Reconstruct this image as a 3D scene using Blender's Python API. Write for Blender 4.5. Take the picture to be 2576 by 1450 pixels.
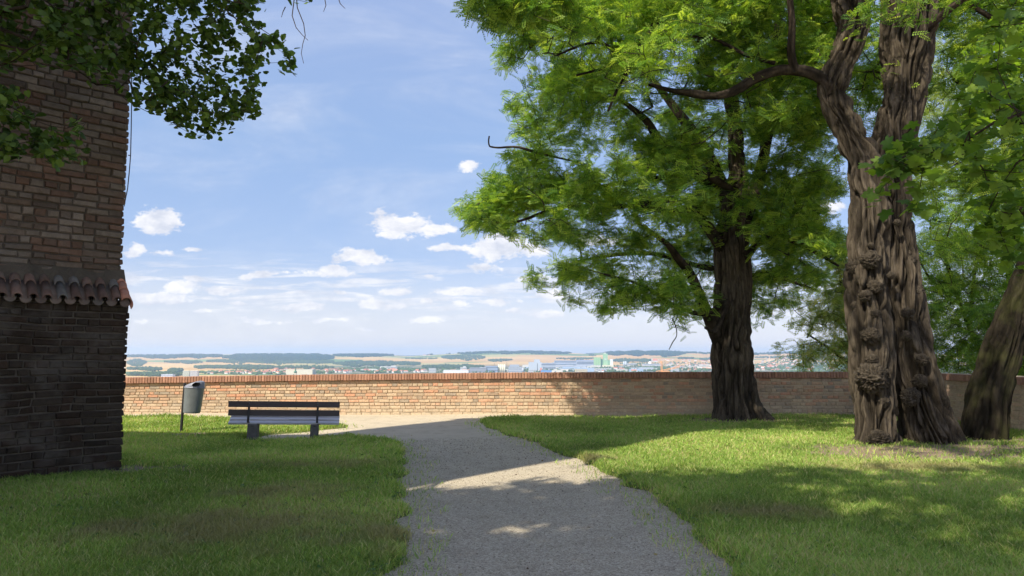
import bpy, math, random
import numpy as np
from mathutils import Vector, Matrix

# ============================================================ scene, camera, light
for o in list(bpy.data.objects):
    bpy.data.objects.remove(o)
scn = bpy.context.scene
COL = scn.collection
FPX, HOR, CU, CV = 1860.0, 890.0, 1288.0, 725.0        # lens and horizon as measured (2576 px wide frame)
PITCH = math.atan((HOR - CV) / FPX)
CAMZ = 1.6
cam_d = bpy.data.cameras.new('camera'); cam = bpy.data.objects.new('camera', cam_d); COL.objects.link(cam)
cam_d.sensor_width = 36; cam_d.lens = 36 * FPX / 2576
cam_d.clip_start = 0.05; cam_d.clip_end = 60000
cam.location = (0, 0, CAMZ); cam.rotation_euler = (math.pi / 2 + PITCH, 0, 0)
scn.camera = cam
scn.render.resolution_x, scn.render.resolution_y = 1024, 576

SUN_EL = math.radians(47)
SX, SY = 0.66, 0.75                                    # horizontal travel of the sunlight
_n = math.hypot(SX, SY); SX /= _n; SY /= _n
sun_d = bpy.data.lights.new('sun', 'SUN'); sun = bpy.data.objects.new('sun', sun_d); COL.objects.link(sun)
sun_d.energy = 4.5; sun_d.angle = math.radians(0.5); sun_d.color = (1.0, 0.93, 0.80)
_dir = Vector((SX * math.cos(SUN_EL), SY * math.cos(SUN_EL), -math.sin(SUN_EL)))
sun.rotation_euler = _dir.to_track_quat('-Z', 'Y').to_euler()
sun.location = (-20, -20, 30)

scn.view_settings.view_transform = 'Standard'; scn.view_settings.look = 'None'
scn.view_settings.gamma = 1; scn.view_settings.exposure = 0.8
cy = scn.cycles
cy.max_bounces = 8; cy.diffuse_bounces = 3; cy.glossy_bounces = 2; cy.transmission_bounces = 4
cy.transparent_max_bounces = 4; cy.volume_bounces = 1; cy.use_denoising = True
cy.sample_clamp_indirect = 4; cy.use_adaptive_sampling = True; cy.adaptive_threshold = 0.015

# ---- world: sky texture with procedural clouds
world = bpy.data.worlds.new('World'); scn.world = world; world.use_nodes = True
WN = world.node_tree; WN.nodes.clear()


class NT:
    """small helper around a node tree"""
    def __init__(s, t): s.t = t
    def n(s, typ, **kw):
        nd = s.t.nodes.new(typ)
        for k, v in kw.items():
            if k == 'ins':
                for a, b in v.items():
                    if hasattr(b, 'links') or isinstance(b, bpy.types.NodeSocket): s.t.links.new(b, nd.inputs[a])
                    else: nd.inputs[a].default_value = b
            else: setattr(nd, k, v)
        return nd
    def m(s, op, a, b=0.0, c=0.0, clamp=False):
        nd = s.t.nodes.new('ShaderNodeMath'); nd.operation = op; nd.use_clamp = clamp
        for i, x in enumerate((a, b, c)):
            if isinstance(x, bpy.types.NodeSocket): s.t.links.new(x, nd.inputs[i])
            else: nd.inputs[i].default_value = x
        return nd.outputs[0]
    def vm(s, op, a, b=(0, 0, 0)):
        nd = s.t.nodes.new('ShaderNodeVectorMath'); nd.operation = op
        for i, x in enumerate((a, b)):
            if isinstance(x, bpy.types.NodeSocket): s.t.links.new(x, nd.inputs[i])
            else: nd.inputs[i].default_value = x
        return nd.outputs[1] if op == 'LENGTH' else nd.outputs[0]
    def noise(s, vec, scale, detail=3, rough=0.5, dist=0.0, out=0):
        nd = s.n('ShaderNodeTexNoise', ins={'Scale': scale, 'Detail': detail, 'Roughness': rough, 'Distortion': dist})
        if vec is not None: s.t.links.new(vec, nd.inputs['Vector'])
        return nd.outputs[out]
    def mapr(s, v, a, b, c=0.0, d=1.0, smooth=False):
        nd = s.n('ShaderNodeMapRange', ins={'Value': v, 'From Min': a, 'From Max': b, 'To Min': c, 'To Max': d})
        if smooth: nd.interpolation_type = 'SMOOTHSTEP'
        return nd.outputs[0]
    def mix(s, f, a, b, mode='MIX'):
        nd = s.t.nodes.new('ShaderNodeMix'); nd.data_type = 'RGBA'; nd.blend_type = mode
        for i, x in ((0, f), (6, a), (7, b)):
            if isinstance(x, bpy.types.NodeSocket): s.t.links.new(x, nd.inputs[i])
            else: nd.inputs[i].default_value = x if i == 0 else (*x[:3], 1)
        return nd.outputs[2]
    def ramp(s, v, stops, interp='LINEAR'):
        nd = s.n('ShaderNodeValToRGB'); s.t.links.new(v, nd.inputs[0]); cr = nd.color_ramp; cr.interpolation = interp
        while len(cr.elements) < len(stops): cr.elements.new(0.5)
        for e, (p, c) in zip(cr.elements, stops): e.position = p; e.color = (*c, 1)
        return nd.outputs[0]


w = NT(WN)
sky = w.n('ShaderNodeTexSky', sky_type='NISHITA', sun_disc=False, sun_elevation=SUN_EL,
          sun_rotation=math.atan2(-SX, -SY) % (2 * math.pi), altitude=400, air_density=1.0, dust_density=0.6, ozone_density=1.6)
geo = w.n('ShaderNodeTexCoord')
gdir = geo.outputs['Generated']
sep = w.n('ShaderNodeSeparateXYZ', ins={0: gdir})
yy = w.m('MAXIMUM', sep.outputs[1], 0.05)
pc = w.n('ShaderNodeCombineXYZ', ins={0: w.m('DIVIDE', sep.outputs[0], yy), 1: w.m('DIVIDE', sep.outputs[2], yy)}).outputs[0]
front = w.mapr(sep.outputs[1], 0.08, 0.3)
CLOUDS = [(385,555,72,30,1),(330,630,26,18,.9),(395,640,34,9,.5),(1000,560,78,28,1),(1098,572,52,13,.9),(905,648,62,20,1),
          (1270,625,86,28,1),(1205,675,48,14,.8),(568,728,44,12,.9),(440,720,36,16,.8),(395,752,76,15,1),(850,687,46,13,.9),
          (750,773,62,11,.9),(932,766,36,13,.95),(1000,770,32,9,.9),(1168,407,32,12,.75),(1075,762,20,8,.7),(1155,768,20,9,.8),
          (1000,735,30,9,.7),(1250,762,46,8,.8),(1070,803,44,7,.7),(1385,742,50,12,.8),(1370,792,44,8,.8),(1135,738,64,9,.7),
          (1130,622,62,8,.7),(640,803,70,6,.5),(1500,600,60,14,.7),(2075,520,40,18,.8),(830,803,50,6,.5),(470,628,22,5,.5),
          (2200,700,70,20,.8),(1960,780,70,12,.7),(700,690,70,7,.5),(520,780,30,8,.8),(610,760,26,6,.7),(860,740,30,7,.7),(1060,700,26,8,.7),(1180,735,34,8,.8),(1290,780,26,6,.7),(480,700,40,8,.7),(1340,700,40,10,.8),(930,830,30,4,.6),(1230,815,40,4,.6),(370,805,40,6,.4)]
nw = w.noise(w.vm('MULTIPLY', pc, (1, 1.7, 1)), 24, 7, 0.68)
nv = w.noise(w.vm('MULTIPLY', pc, (1, 1.5, 1)), 9, 2, .5, out=1)
pw = w.vm('ADD', pc, w.vm('MULTIPLY', w.vm('SUBTRACT', nv, (.5, .5, .5)), (.05, .022, 0)))
acc = None; lowacc = None
for (u, v, ru, rv, st) in CLOUDS:
    c = ((u - CU) / FPX, (HOR - v) / FPX, 0)
    # rotate by pitch: negligible here, horizon already measured
    dd = w.vm('LENGTH', w.vm('MULTIPLY', w.vm('SUBTRACT', pw, c), (FPX / ru / 1.12, FPX / rv / 1.12, 0)))
    val = w.m('MULTIPLY', w.m('SUBTRACT', 1.25, dd), st)
    acc = val if acc is None else w.m('MAXIMUM', acc, val)
cm = w.m('ADD', acc, w.m('MULTIPLY', w.m('SUBTRACT', nw, 0.5), 3.2))
cmask = w.mapr(cm, 0.08, 0.56, 0, 0.96, True)
sv = w.vm('MULTIPLY', pc, (2.6, 26, 1))
st1 = w.noise(sv, 3.2, 5, 0.6, 0.4)
band = w.m('MULTIPLY', w.mapr(sep.outputs[2], 0.02, 0.075, 0, 1, True), w.mapr(sep.outputs[2], 0.14, 0.085, 0, 1, True))
strat = w.m('MULTIPLY', w.mapr(st1, 0.44, 0.62, 0, 0.8, True), w.mapr(band, 0, 1, 0.0, 1))
cirv = w.vm('MULTIPLY', w.vm('ADD', pc, w.vm('MULTIPLY', pc, (0, 0, 0))), (1.0, 4.2, 1))
cir = w.mapr(w.noise(cirv, 2.2, 6, 0.62, 0.8), 0.40, 0.85, 0, 0.36, True)
mask = w.m('MULTIPLY', w.m('MAXIMUM', w.m('MAXIMUM', cmask, strat), cir), front)
shade = w.noise(w.vm('MULTIPLY', pc, (1, 1.8, 0)), 22, 4, .6)
ccol = w.mix(w.mapr(shade, .35, .62), (2.9, 3.05, 3.5), (4.3, 4.25, 4.3))
# Nishita gradient pulled towards the blue of the day, paler towards the horizon
sk0 = w.mix(1.0, sky.outputs[0], (.93, .80, .85), 'MULTIPLY')
rmp = w.ramp(sep.outputs[2], [(0, (.62, .67, .79)), (.06, (.54, .60, .74)), (.13, (.32, .46, .72)), (.28, (.30, .465, .75)), (.55, (.42, .53, .84))])
# Nishita boosted behind the viewpoint, added fill light to lift the shade
sk0 = w.mix(w.mapr(sep.outputs[1], -.25, .3, 0, 1, True), w.mix(1.0, sk0, (1.5, 1.47, 1.4), 'MULTIPLY'), sk0)
sk1 = w.mix(w.mapr(sep.outputs[1], -.1, .45, .15, .72, True), sk0, w.mix(1.0, rmp, (4.1, 4.1, 4.1), 'MULTIPLY'))
skc = w.mix(mask, sk1, ccol)
bg = w.n('ShaderNodeBackground', ins={'Color': skc, 'Strength': 0.145})
wo = w.n('ShaderNodeOutputWorld', ins={'Surface': bg.outputs[0]})

# ============================================================ projection helpers
CP, SP = math.cos(PITCH), math.sin(PITCH)


def rayd(u, v):
    a, b = (u - CU) / FPX, (CV - v) / FPX
    return np.array([a, CP - b * SP, SP + b * CP])


def P(u, v, y):
    d = rayd(u, v); return np.array([0, 0, CAMZ]) + d * (y / d[1])


def G(u, v, z=0.0):
    d = rayd(u, v); return np.array([0, 0, CAMZ]) + d * ((z - CAMZ) / d[2])


rng = np.random.default_rng(7)
random.seed(7)


def _h(ix, iy, iz):
    n = (ix.astype(np.int64) * 374761393 + iy.astype(np.int64) * 668265263 + iz.astype(np.int64) * 2147483647) & 0xffffffff
    n = ((n ^ (n >> 13)) * 1274126177) & 0xffffffff
    n = (n ^ (n >> 16)) & 0xffffff
    return n / float(0xffffff)


def vn(p):
    """value noise 0..1, p (N,3)"""
    i = np.floor(p).astype(np.int64); f = p - i; f = f * f * (3 - 2 * f)
    r = 0
    for a in (0, 1):
        for b in (0, 1):
            for c in (0, 1):
                wgt = (f[:, 0] if a else 1 - f[:, 0]) * (f[:, 1] if b else 1 - f[:, 1]) * (f[:, 2] if c else 1 - f[:, 2])
                r = r + wgt * _h(i[:, 0] + a, i[:, 1] + b, i[:, 2] + c)
    return r


def fbm(p, o=3):
    r = 0; a = .5; t = 0
    for k in range(o):
        r = r + a * vn(p + 17.3 * k); t += a; a *= .5; p = p * 2.03
    return r / t


# ============================================================ mesh helpers
def tag(o, label=None, cat=None, group=None, kind=None):
    if label: o['label'] = label
    if cat: o['category'] = cat
    if group: o['group'] = group
    if kind: o['kind'] = kind
    return o


def empty(name, loc=(0, 0, 0), rz=0):
    o = bpy.data.objects.new(name, None); o.location = loc; o.rotation_euler = (0, 0, rz); COL.objects.link(o)
    o.empty_display_size = 0.3
    return o


def meshobj(name, V, F, mats, parent=None, col=None, smooth=False, midx=None):
    """F: list of (n,k) int arrays (one per polygon size)."""
    me = bpy.data.meshes.new(name)
    V = np.asarray(V, dtype=np.float32).reshape(-1, 3)
    F = [np.asarray(f, dtype=np.int32) for f in (F if isinstance(F, list) else [F]) if len(f)]
    me.vertices.add(len(V)); me.vertices.foreach_set('co', V.ravel())
    nl = sum(f.size for f in F); npoly = sum(len(f) for f in F)
    me.loops.add(nl); me.loops.foreach_set('vertex_index', np.concatenate([f.ravel() for f in F]))
    me.polygons.add(npoly)
    tot = np.concatenate([np.full(len(f), f.shape[1], np.int32) for f in F])
    st = np.concatenate([[0], np.cumsum(tot)[:-1]]).astype(np.int32)
    me.polygons.foreach_set('loop_start', st)
    try: me.polygons.foreach_set('loop_total', tot)
    except Exception: pass
    if midx is not None: me.polygons.foreach_set('material_index', np.asarray(midx, np.int32))
    me.polygons.foreach_set('use_smooth', np.full(npoly, bool(smooth)))
    for m in (mats if isinstance(mats, (list, tuple)) else [mats]): me.materials.append(m)
    me.update(calc_edges=True)
    if col is not None:
        a = me.color_attributes.new('Col', 'FLOAT_COLOR', 'POINT')
        c = np.ones((len(V), 4), np.float32); c[:, :3] = col
        a.data.foreach_set('color', c.ravel())
    o = bpy.data.objects.new(name, me); COL.objects.link(o)
    if parent is not None: o.parent = parent
    return o


class MB:
    def __init__(s): s.V = []; s.F = {}; s.C = []; s.M = []; s.n = 0; s.order = []
    def add(s, V, F, c=None, m=0):
        V = np.asarray(V, float).reshape(-1, 3); F = np.asarray(F, int)
        if F.ndim == 1: F = F.reshape(1, -1)
        s.V.append(V); s.order.append((F + s.n, m)); s.n += len(V)
        s.C.append(np.tile(np.array(c if c is not None else (1, 1, 1), float), (len(V), 1)))
        return s
    def box(s, c, size, R=None, col=None, m=0):
        x, y, z = np.array(size) / 2
        V = np.array([(a * x, b * y, d * z) for d in (-1, 1) for b in (-1, 1) for a in (-1, 1)])
        if R is not None: V = V @ np.asarray(R).T
        return s.add(V + np.array(c), [(0, 2, 3, 1), (4, 5, 7, 6), (0, 1, 5, 4), (2, 6, 7, 3), (0, 4, 6, 2), (1, 3, 7, 5)], col, m)
    def bbox(s, c, size, R=None, b=.008, col=None, m=0):
        """box with chamfered edges"""
        h = np.array(size, float) / 2; b = min(b, *(h * .45))
        pts = []; idx = {}
        for sx in (-1, 1):
            for sy in (-1, 1):
                for sz in (-1, 1):
                    for ax in range(3):
                        p = np.array([sx, sy, sz]) * (h - b); p[ax] += (sx, sy, sz)[ax] * b
                        idx[(sx, sy, sz, ax)] = len(pts); pts.append(p)
        q = []; t = []
        I = lambda a, b_, c_, ax: idx[(a, b_, c_, ax)]
        for ax in range(3):
            o1, o2 = [k for k in range(3) if k != ax]
            for sg in (-1, 1):
                f = []
                for (p1, p2) in ((-1, -1), (1, -1), (1, 1), (-1, 1)):
                    k = [0, 0, 0]; k[ax] = sg; k[o1] = p1; k[o2] = p2; f.append(I(*k, ax))
                q.append(f)
            for p1 in (-1, 1):
                for p2 in (-1, 1):
                    k = [0, 0, 0]; k[o1] = p1; k[o2] = p2
                    k[ax] = -1; a0 = tuple(k); k[ax] = 1; a1 = tuple(k)
                    q.append([I(*a0, o1), I(*a1, o1), I(*a1, o2), I(*a0, o2)])
        for sx in (-1, 1):
            for sy in (-1, 1):
                for sz in (-1, 1): t.append([I(sx, sy, sz, 0), I(sx, sy, sz, 1), I(sx, sy, sz, 2)])
        V = np.array(pts)
        if R is not None: V = V @ np.asarray(R).T
        V = V + np.array(c); s.add(V, q, col, m)
        n0 = s.n - len(V); s.order.append((np.array(t) + n0, m))
        return s
    def tube(s, pts, rad, k=8, cap=True, col=None, m=0):
        pts = np.asarray(pts, float); n = len(pts)
        rad = np.broadcast_to(np.asarray(rad, float), (n,))
        V = []
        for i in range(n):
            t = pts[min(i + 1, n - 1)] - pts[max(i - 1, 0)]; t = t / (np.linalg.norm(t) + 1e-9)
            a = np.cross(t, (0, 0, 1) if abs(t[2]) < .9 else (1, 0, 0)); a /= np.linalg.norm(a); b = np.cross(t, a)
            th = np.arange(k) * 2 * math.pi / k
            V.append(pts[i] + rad[i] * (np.cos(th)[:, None] * a + np.sin(th)[:, None] * b))
        V = np.concatenate(V)
        F = [(i * k + j, i * k + (j + 1) % k, (i + 1) * k + (j + 1) % k, (i + 1) * k + j) for i in range(n - 1) for j in range(k)]
        s.add(V, F, col, m)
        if cap:
            n0 = s.n - len(V)
            s.order.append((np.array([[n0 + j for j in range(k)][::-1]]), m))
            s.order.append((np.array([[n0 + (n - 1) * k + j for j in range(k)]]), m))
        return s
    def build(s, name, mats, parent=None, smooth=False):
        bys = {}
        for F, m in s.order: bys.setdefault(F.shape[1], []).append((F, m))
        Fl = []; mi = []
        for k, lst in bys.items():
            Fl.append(np.concatenate([f for f, _ in lst])); mi += [np.full(len(f), m) for f, m in lst]
        return meshobj(name, np.concatenate(s.V), Fl, mats, parent, np.concatenate(s.C), smooth, np.concatenate(mi))


def rotz(a): c, s = math.cos(a), math.sin(a); return np.array([[c, -s, 0], [s, c, 0], [0, 0, 1]])
def rotx(a): c, s = math.cos(a), math.sin(a); return np.array([[1, 0, 0], [0, c, -s], [0, s, c]])
def roty(a): c, s = math.cos(a), math.sin(a); return np.array([[c, 0, s], [0, 1, 0], [-s, 0, c]])


# ============================================================ materials
def mat(name):
    m = bpy.data.materials.new(name); m.use_nodes = True; t = m.node_tree; t.nodes.clear()
    h = NT(t); return m, h


def finish(h, col, rough=.8, bump=None, bstr=.3, bdist=.01, spec=.3, metal=0.0, trans=None):
    b = h.n('ShaderNodeBsdfPrincipled')
    for k, v in (('Base Color', col), ('Roughness', rough), ('Specular IOR Level', spec), ('Metallic', metal)):
        if isinstance(v, bpy.types.NodeSocket): h.t.links.new(v, b.inputs[k])
        elif k == 'Base Color': b.inputs[k].default_value = (*v[:3], 1)
        else: b.inputs[k].default_value = v
    if bump is not None:
        bn = h.n('ShaderNodeBump', ins={'Height': bump, 'Strength': bstr, 'Distance': bdist})
        h.t.links.new(bn.outputs[0], b.inputs['Normal'])
    out = h.n('ShaderNodeOutputMaterial')
    sh = b.outputs[0]
    if trans is not None:
        tr = h.n('ShaderNodeBsdfTranslucent', ins={'Color': trans[0]})
        mx = h.n('ShaderNodeMixShader', ins={0: trans[1], 1: sh, 2: tr.outputs[0]}); sh = mx.outputs[0]
    h.t.links.new(sh, out.inputs[0])


def m_simple(name, c, rough=.7, var=.25, sc=8, metal=0, spec=.3, bs=.2, bd=.004):
    m, h = mat(name)
    tc = h.n('ShaderNodeTexCoord').outputs['Object']
    n1 = h.noise(tc, sc, 5, .6)
    k = h.mapr(n1, .25, .75, 1 - var, 1 + var)
    col = h.mix(1.0, c, h.n('ShaderNodeCombineXYZ', ins={0: k, 1: k, 2: k}).outputs[0], 'MULTIPLY')
    finish(h, col, rough, h.noise(tc, sc * 8, 3, .6), bs, bd, spec, metal)
    return m


def m_attr(name, rough=.85, sc=30, var=.2, bs=.5, bd=.006, spec=.2, tint=None, stain=None):
    m, h = mat(name)
    at = h.n('ShaderNodeAttribute', attribute_name='Col').outputs[0]
    tc = h.n('ShaderNodeTexCoord').outputs['Object']
    n1 = h.noise(tc, sc, 4, .65)
    k = h.mapr(n1, .25, .75, 1 - var, 1 + var)
    col = h.mix(1.0, at, h.n('ShaderNodeCombineXYZ', ins={0: k, 1: k, 2: k}).outputs[0], 'MULTIPLY')
    if stain is not None:
        ssc, c2, lo, hi, amt = stain
        col = h.mix(h.mapr(h.noise(tc, ssc, 5, .65), lo, hi, 0, amt), col, c2)
    finish(h, col, rough, h.noise(tc, sc * 3, 4, .7), bs, bd, spec)
    return m


def m_leaf(name, trc, tf=.45, rough=.5):
    m, h = mat(name)
    at = h.n('ShaderNodeAttribute', attribute_name='Col').outputs[0]
    tc = h.mix(1.0, at, trc, 'MULTIPLY')
    finish(h, at, rough, spec=.25, trans=(tc, tf))
    return m


MAT = {}
MAT['brick'] = m_attr('old_brick', sc=22, var=.22, stain=(1.1, (.24, .19, .13), .54, .78, .5))
MAT['coping'] = m_attr('coping_brick', sc=16, var=.16, stain=(2.5, (.20, .12, .08), .5, .8, .4))
MAT['mortar'] = m_simple('mortar', (.47, .375, .25), .95, .2, 3, bs=.6, bd=.01)
MAT['tbrick'] = m_attr('tower_brick', sc=14, var=.3, stain=(1.3, (.16, .14, .115), .48, .72, .6), bs=.8, bd=.012)
MAT['tmortar'] = m_simple('tower_mortar', (.085, .07, .052), .95, .35, 4, bs=.8, bd=.015)
MAT['tile'] = m_attr('roof_tile', sc=12, var=.3, stain=(7, (.13, .13, .11), .5, .7, .6))
MAT['locust'] = m_leaf('locust_leaf', (1.8, 1.7, .8), .5)
MAT['linden'] = m_leaf('linden_leaf', (1.5, 1.7, .55), .38)
MAT['maple'] = m_leaf('maple_leaf', (1.7, 1.8, .6), .45)
MAT['grass'] = m_leaf('grass_blade', (1.6, 1.5, .6), .35, .55)
MAT['metal_dark'] = m_simple('dark_metal', (.035, .033, .03), .55, .3, 20, 0.3)
MAT['concrete'] = m_simple('bench_concrete', (.10, .095, .085), .9, .25, 14, bs=.5)
MAT['binmetal'] = m_simple('bin_metal', (.17, .185, .175), .5, .25, 5, .35, .4, .05)
MAT['binlid'] = m_simple('bin_lid_plastic', (.20, .21, .24), .45, .12, 8, 0, .4, .05)
MAT['black'] = m_simple('dark_inside', (.006, .006, .006), .9, .1)
MAT['cable'] = m_simple('cable_metal', (.10, .10, .11), .5, .1, 4, .6)


def m_bark(name, c1, c2, moss=0.0):
    m, h = mat(name)
    at = h.n('ShaderNodeAttribute', attribute_name='Col').outputs[0]
    tc = h.n('ShaderNodeTexCoord').outputs['Object']
    st = h.vm('MULTIPLY', tc, (1, 1, .16))
    n1 = h.noise(st, 26, 6, .7)
    col = h.mix(h.mapr(n1, .3, .7), c1, c2)
    col = h.mix(.85, col, at, 'MULTIPLY')
    if moss: col = h.mix(h.mapr(h.noise(tc, 2.2, 4, .6), .45, .65, 0, moss), col, (.06, .065, .018))
    finish(h, col, .95, h.noise(st, 42, 8, .8), 1.0, .035, .08)
    return m


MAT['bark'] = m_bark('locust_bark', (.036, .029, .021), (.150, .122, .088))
MAT['barkdark'] = m_bark('shaded_mossy_bark', (.016, .013, .009), (.045, .037, .024), .4)  # bark colour darkened to stand in for shade on the trunk, plus moss
MAT['branch'] = m_bark('branch_bark', (.035, .027, .02), (.09, .07, .05))
MAT['burl'] = m_bark('burl_bark', (.034, .028, .02), (.115, .093, .067))


def m_wood(name, c, streak=.35):
    m, h = mat(name)
    tc = h.n('ShaderNodeTexCoord').outputs['Object']
    st = h.vm('MULTIPLY', tc, (.05, 1, 1))
    n1 = h.noise(st, 60, 5, .7)
    k = h.mapr(n1, .3, .7, 1 - streak, 1 + streak)
    col = h.mix(1.0, c, h.n('ShaderNodeCombineXYZ', ins={0: k, 1: k, 2: k}).outputs[0], 'MULTIPLY')
    finish(h, col, .5, n1, .25, .003, .35)
    return m


MAT['plank'] = m_wood('bench_wood_dark', (.055, .038, .03))
MAT['seatplank'] = m_wood('bench_wood_seat', (.44, .425, .44))  # seat boards lightened in colour to stand in for reflected sky

# ============================================================ ground
DIRT = [(*G(480, 1093)[:2], .62, .30), (*G(628, 1107)[:2], .5, .22), (*G(800, 1098)[:2], .45, .2), (*G(320, 1185)[:2], .9, .4),
        (*G(1860, 1062)[:2], 1.5, 1.0), (*G(2210, 1140)[:2], 1.5, 1.0), (*G(2350, 1140)[:2], 1.7, 1.1), (*G(2480, 1132)[:2], 1.7, .9),
        (*G(2560, 1112)[:2], 1.2, .6)]
DRY = [(*G(560, 1330)[:2], 1.15, .9), (*G(700, 1240)[:2], .8, .5), (*G(330, 1340)[:2], .7, .5), (*G(950, 1360)[:2], .4, .5), (*G(1900, 1300)[:2], .8, .3), (*G(2300, 1180)[:2], 1.6, .5), (*G(1500, 1160)[:2], .5, .4), (*G(800, 1180)[:2], 1.0, .3)]


def nodes_mask(h, pos, spots, nz):
    """spots: (x,y,rx,ry) soft ellipses in world metres"""
    acc = None
    for (x, y, rx, ry) in spots:
        d = h.vm('LENGTH', h.vm('MULTIPLY', h.vm('SUBTRACT', pos, (x, y, 0)), (1 / rx, 1 / ry, 0)))
        v = h.m('SUBTRACT', 1.3, d)
        acc = v if acc is None else h.m('MAXIMUM', acc, v)
    return h.mapr(h.m('ADD', acc, h.m('MULTIPLY', h.m('SUBTRACT', nz, .5), 1.6)), 0.1, .8, 0, 1, True)


def spot_val(x, y, spots):
    r = np.full(len(x), -9.0)
    for (a, b, rx, ry) in spots: r = np.maximum(r, 1.3 - np.hypot((x - a) / rx, (y - b) / ry))
    return r


m, h = mat('lawn_soil'); pos = h.n('ShaderNodeNewGeometry').outputs['Position']
nf = h.noise(pos, 60, 4, .7); nl = h.noise(pos, 1.1, 4, .6); nm = h.noise(pos, 5, 4, .6)
gcol = h.mix(h.mapr(nf, .3, .7), (.08, .10, .028), (.18, .20, .07))
gcol = h.mix(h.mapr(nl, .4, .7, 0, .5), gcol, (.12, .12, .045))
gcol = h.mix(h.m('MULTIPLY', nodes_mask(h, pos, DRY, nm), .6), gcol, (.10, .085, .045))
gcol = h.mix(nodes_mask(h, pos, DIRT, nm), gcol, h.mix(nf, (.16, .12, .08), (.34, .26, .17)))
finish(h, gcol, .95, nf, .8, .02, .1); MAT['lawn'] = m

m, h = mat('gravel'); pos = h.n('ShaderNodeNewGeometry').outputs['Position']
vo = h.n('ShaderNodeTexVoronoi', ins={'Vector': pos, 'Scale': 75.0}, feature='F1')
vo2 = h.n('ShaderNodeTexVoronoi', ins={'Vector': pos, 'Scale': 150.0}, feature='F1')
n1 = h.noise(pos, 3, 5, .6); n2 = h.noise(pos, 200, 3, .7); n3 = h.noise(pos, .6, 3, .5)
sv_ = h.n('ShaderNodeSeparateColor', ins={0: vo.outputs['Color']}).outputs[0]
gc = h.ramp(sv_, [(0, (.20, .16, .11)), (.3, (.38, .32, .225)), (.7, (.49, .415, .295)), (1, (.60, .53, .40))])
gc = h.mix(h.mapr(n2, .3, .7, 0, .5), gc, (.38, .33, .25))
sepp = h.n('ShaderNodeSeparateXYZ', ins={0: pos})
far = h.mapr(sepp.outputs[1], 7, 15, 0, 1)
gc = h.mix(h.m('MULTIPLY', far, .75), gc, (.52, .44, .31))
gc = h.mix(h.mapr(n1, .5, .75, 0, .5), gc, (.25, .205, .14))
gc = h.mix(h.mapr(n3, .5, .7, 0, .25), gc, (.30, .27, .21))
hgt = h.m('ADD', h.m('MULTIPLY', vo.outputs[0], -1.0), h.m('MULTIPLY', vo2.outputs[0], -.5))
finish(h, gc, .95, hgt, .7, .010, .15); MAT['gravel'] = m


def zground(x, y):
    p = np.stack([np.asarray(x, float) * .35, np.asarray(y, float) * .35, np.zeros_like(np.asarray(x, float))], -1).reshape(-1, 3)
    return ((vn(p) - .5) * .07).reshape(np.shape(x))


def grid(x0, x1, nx, y0, y1, ny):
    X, Y = np.meshgrid(np.linspace(x0, x1, nx), np.linspace(y0, y1, ny))
    I = np.arange(nx * ny).reshape(ny, nx)
    F = np.stack([I[:-1, :-1], I[:-1, 1:], I[1:, 1:], I[1:, :-1]], -1).reshape(-1, 4)
    return X.ravel(), Y.ravel(), F


# ---- lawn outlines (traced on the ground plane)
def gp(lst): return np.array([G(u, v)[:2] for u, v in lst])


LAWN_L = np.concatenate([[(-16, 2.0)], [(-1.0, 2.0)], gp([(930, 1600), (958, 1450), (985, 1370), (1003, 1280), (1010, 1200), (1014, 1150), (998, 1122),
                          (955, 1103), (880, 1096), (820, 1100), (760, 1106), (690, 1109), (640, 1108), (600, 1104), (615, 1098), (680, 1093), (760, 1085),
                          (820, 1080), (864, 1077), (850, 1068), (780, 1061), (650, 1056), (500, 1053), (310, 1051)]), [(-16, 18.9)]])
LAWN_R = np.concatenate([gp([(1960, 1560), (1880, 1450), (1790, 1370), (1672, 1275), (1582, 1222), (1512, 1180), (1420, 1146), (1340, 1118), (1270, 1094),
                          (1225, 1076), (1208, 1066), (1228, 1057), (1290, 1054), (1500, 1052), (1800, 1049)]), [(7.0, 19.3), (10.3, 19.4), (10.7, 2), (3, 2.0)]])


def inpoly(x, y, poly):
    c = np.zeros(len(x), bool); n = len(poly)
    for i in range(n):
        x0, y0 = poly[i]; x1, y1 = poly[(i + 1) % n]
        if y0 == y1: continue
        k = ((y0 > y) != (y1 > y)) & (x < (x1 - x0) * (y - y0) / (y1 - y0) + x0)
        c ^= k
    return c


def polydist(x, y, poly):
    d = np.full(len(x), 1e9); n = len(poly)
    for i in range(n):
        a = poly[i]; b = poly[(i + 1) % n]; ab = b - a; L = (ab ** 2).sum() + 1e-9
        t = np.clip(((x - a[0]) * ab[0] + (y - a[1]) * ab[1]) / L, 0, 1)
        d = np.minimum(d, np.hypot(x - a[0] - t * ab[0], y - a[1] - t * ab[1]))
    return d


def lawn_in(x, y, poly):
    """signed distance inwards with ragged edge"""
    p = np.stack([x * 2.2, y * 2.2, x * 0], -1)
    s = np.where(inpoly(x, y, poly), 1, -1) * polydist(x, y, poly)
    return s + (fbm(p, 4) - .5) * .5


x, y, F = grid(-40, 40, 240, -30, 21.5, 170)
ground = meshobj('ground', np.stack([x, y, zground(x, y) - .002], 1), F, MAT['gravel'], smooth=True)
tag(ground, kind='structure')
lawns = []
for nm_, poly, (xa, xb) in (('lawn', LAWN_L, (-16, 0.5)), ('lawn', LAWN_R, (-1.2, 11))):
    x, y, F = grid(xa, xb, int((xb - xa) / .07), 1.9, 19.7, 250)
    s = lawn_in(x, y, poly)
    z = zground(x, y) + np.clip(s * .25, -.03, .022) + (fbm(np.stack([x * 3, y * 3, x * 0], -1), 2) - .5) * .02 * (s > 0)
    keep = (s[F] > -.02).any(1)
    o = meshobj(nm_, np.stack([x, y, z], 1), F[keep], MAT['lawn'], smooth=True); tag(o, kind='structure'); lawns.append(o)

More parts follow.
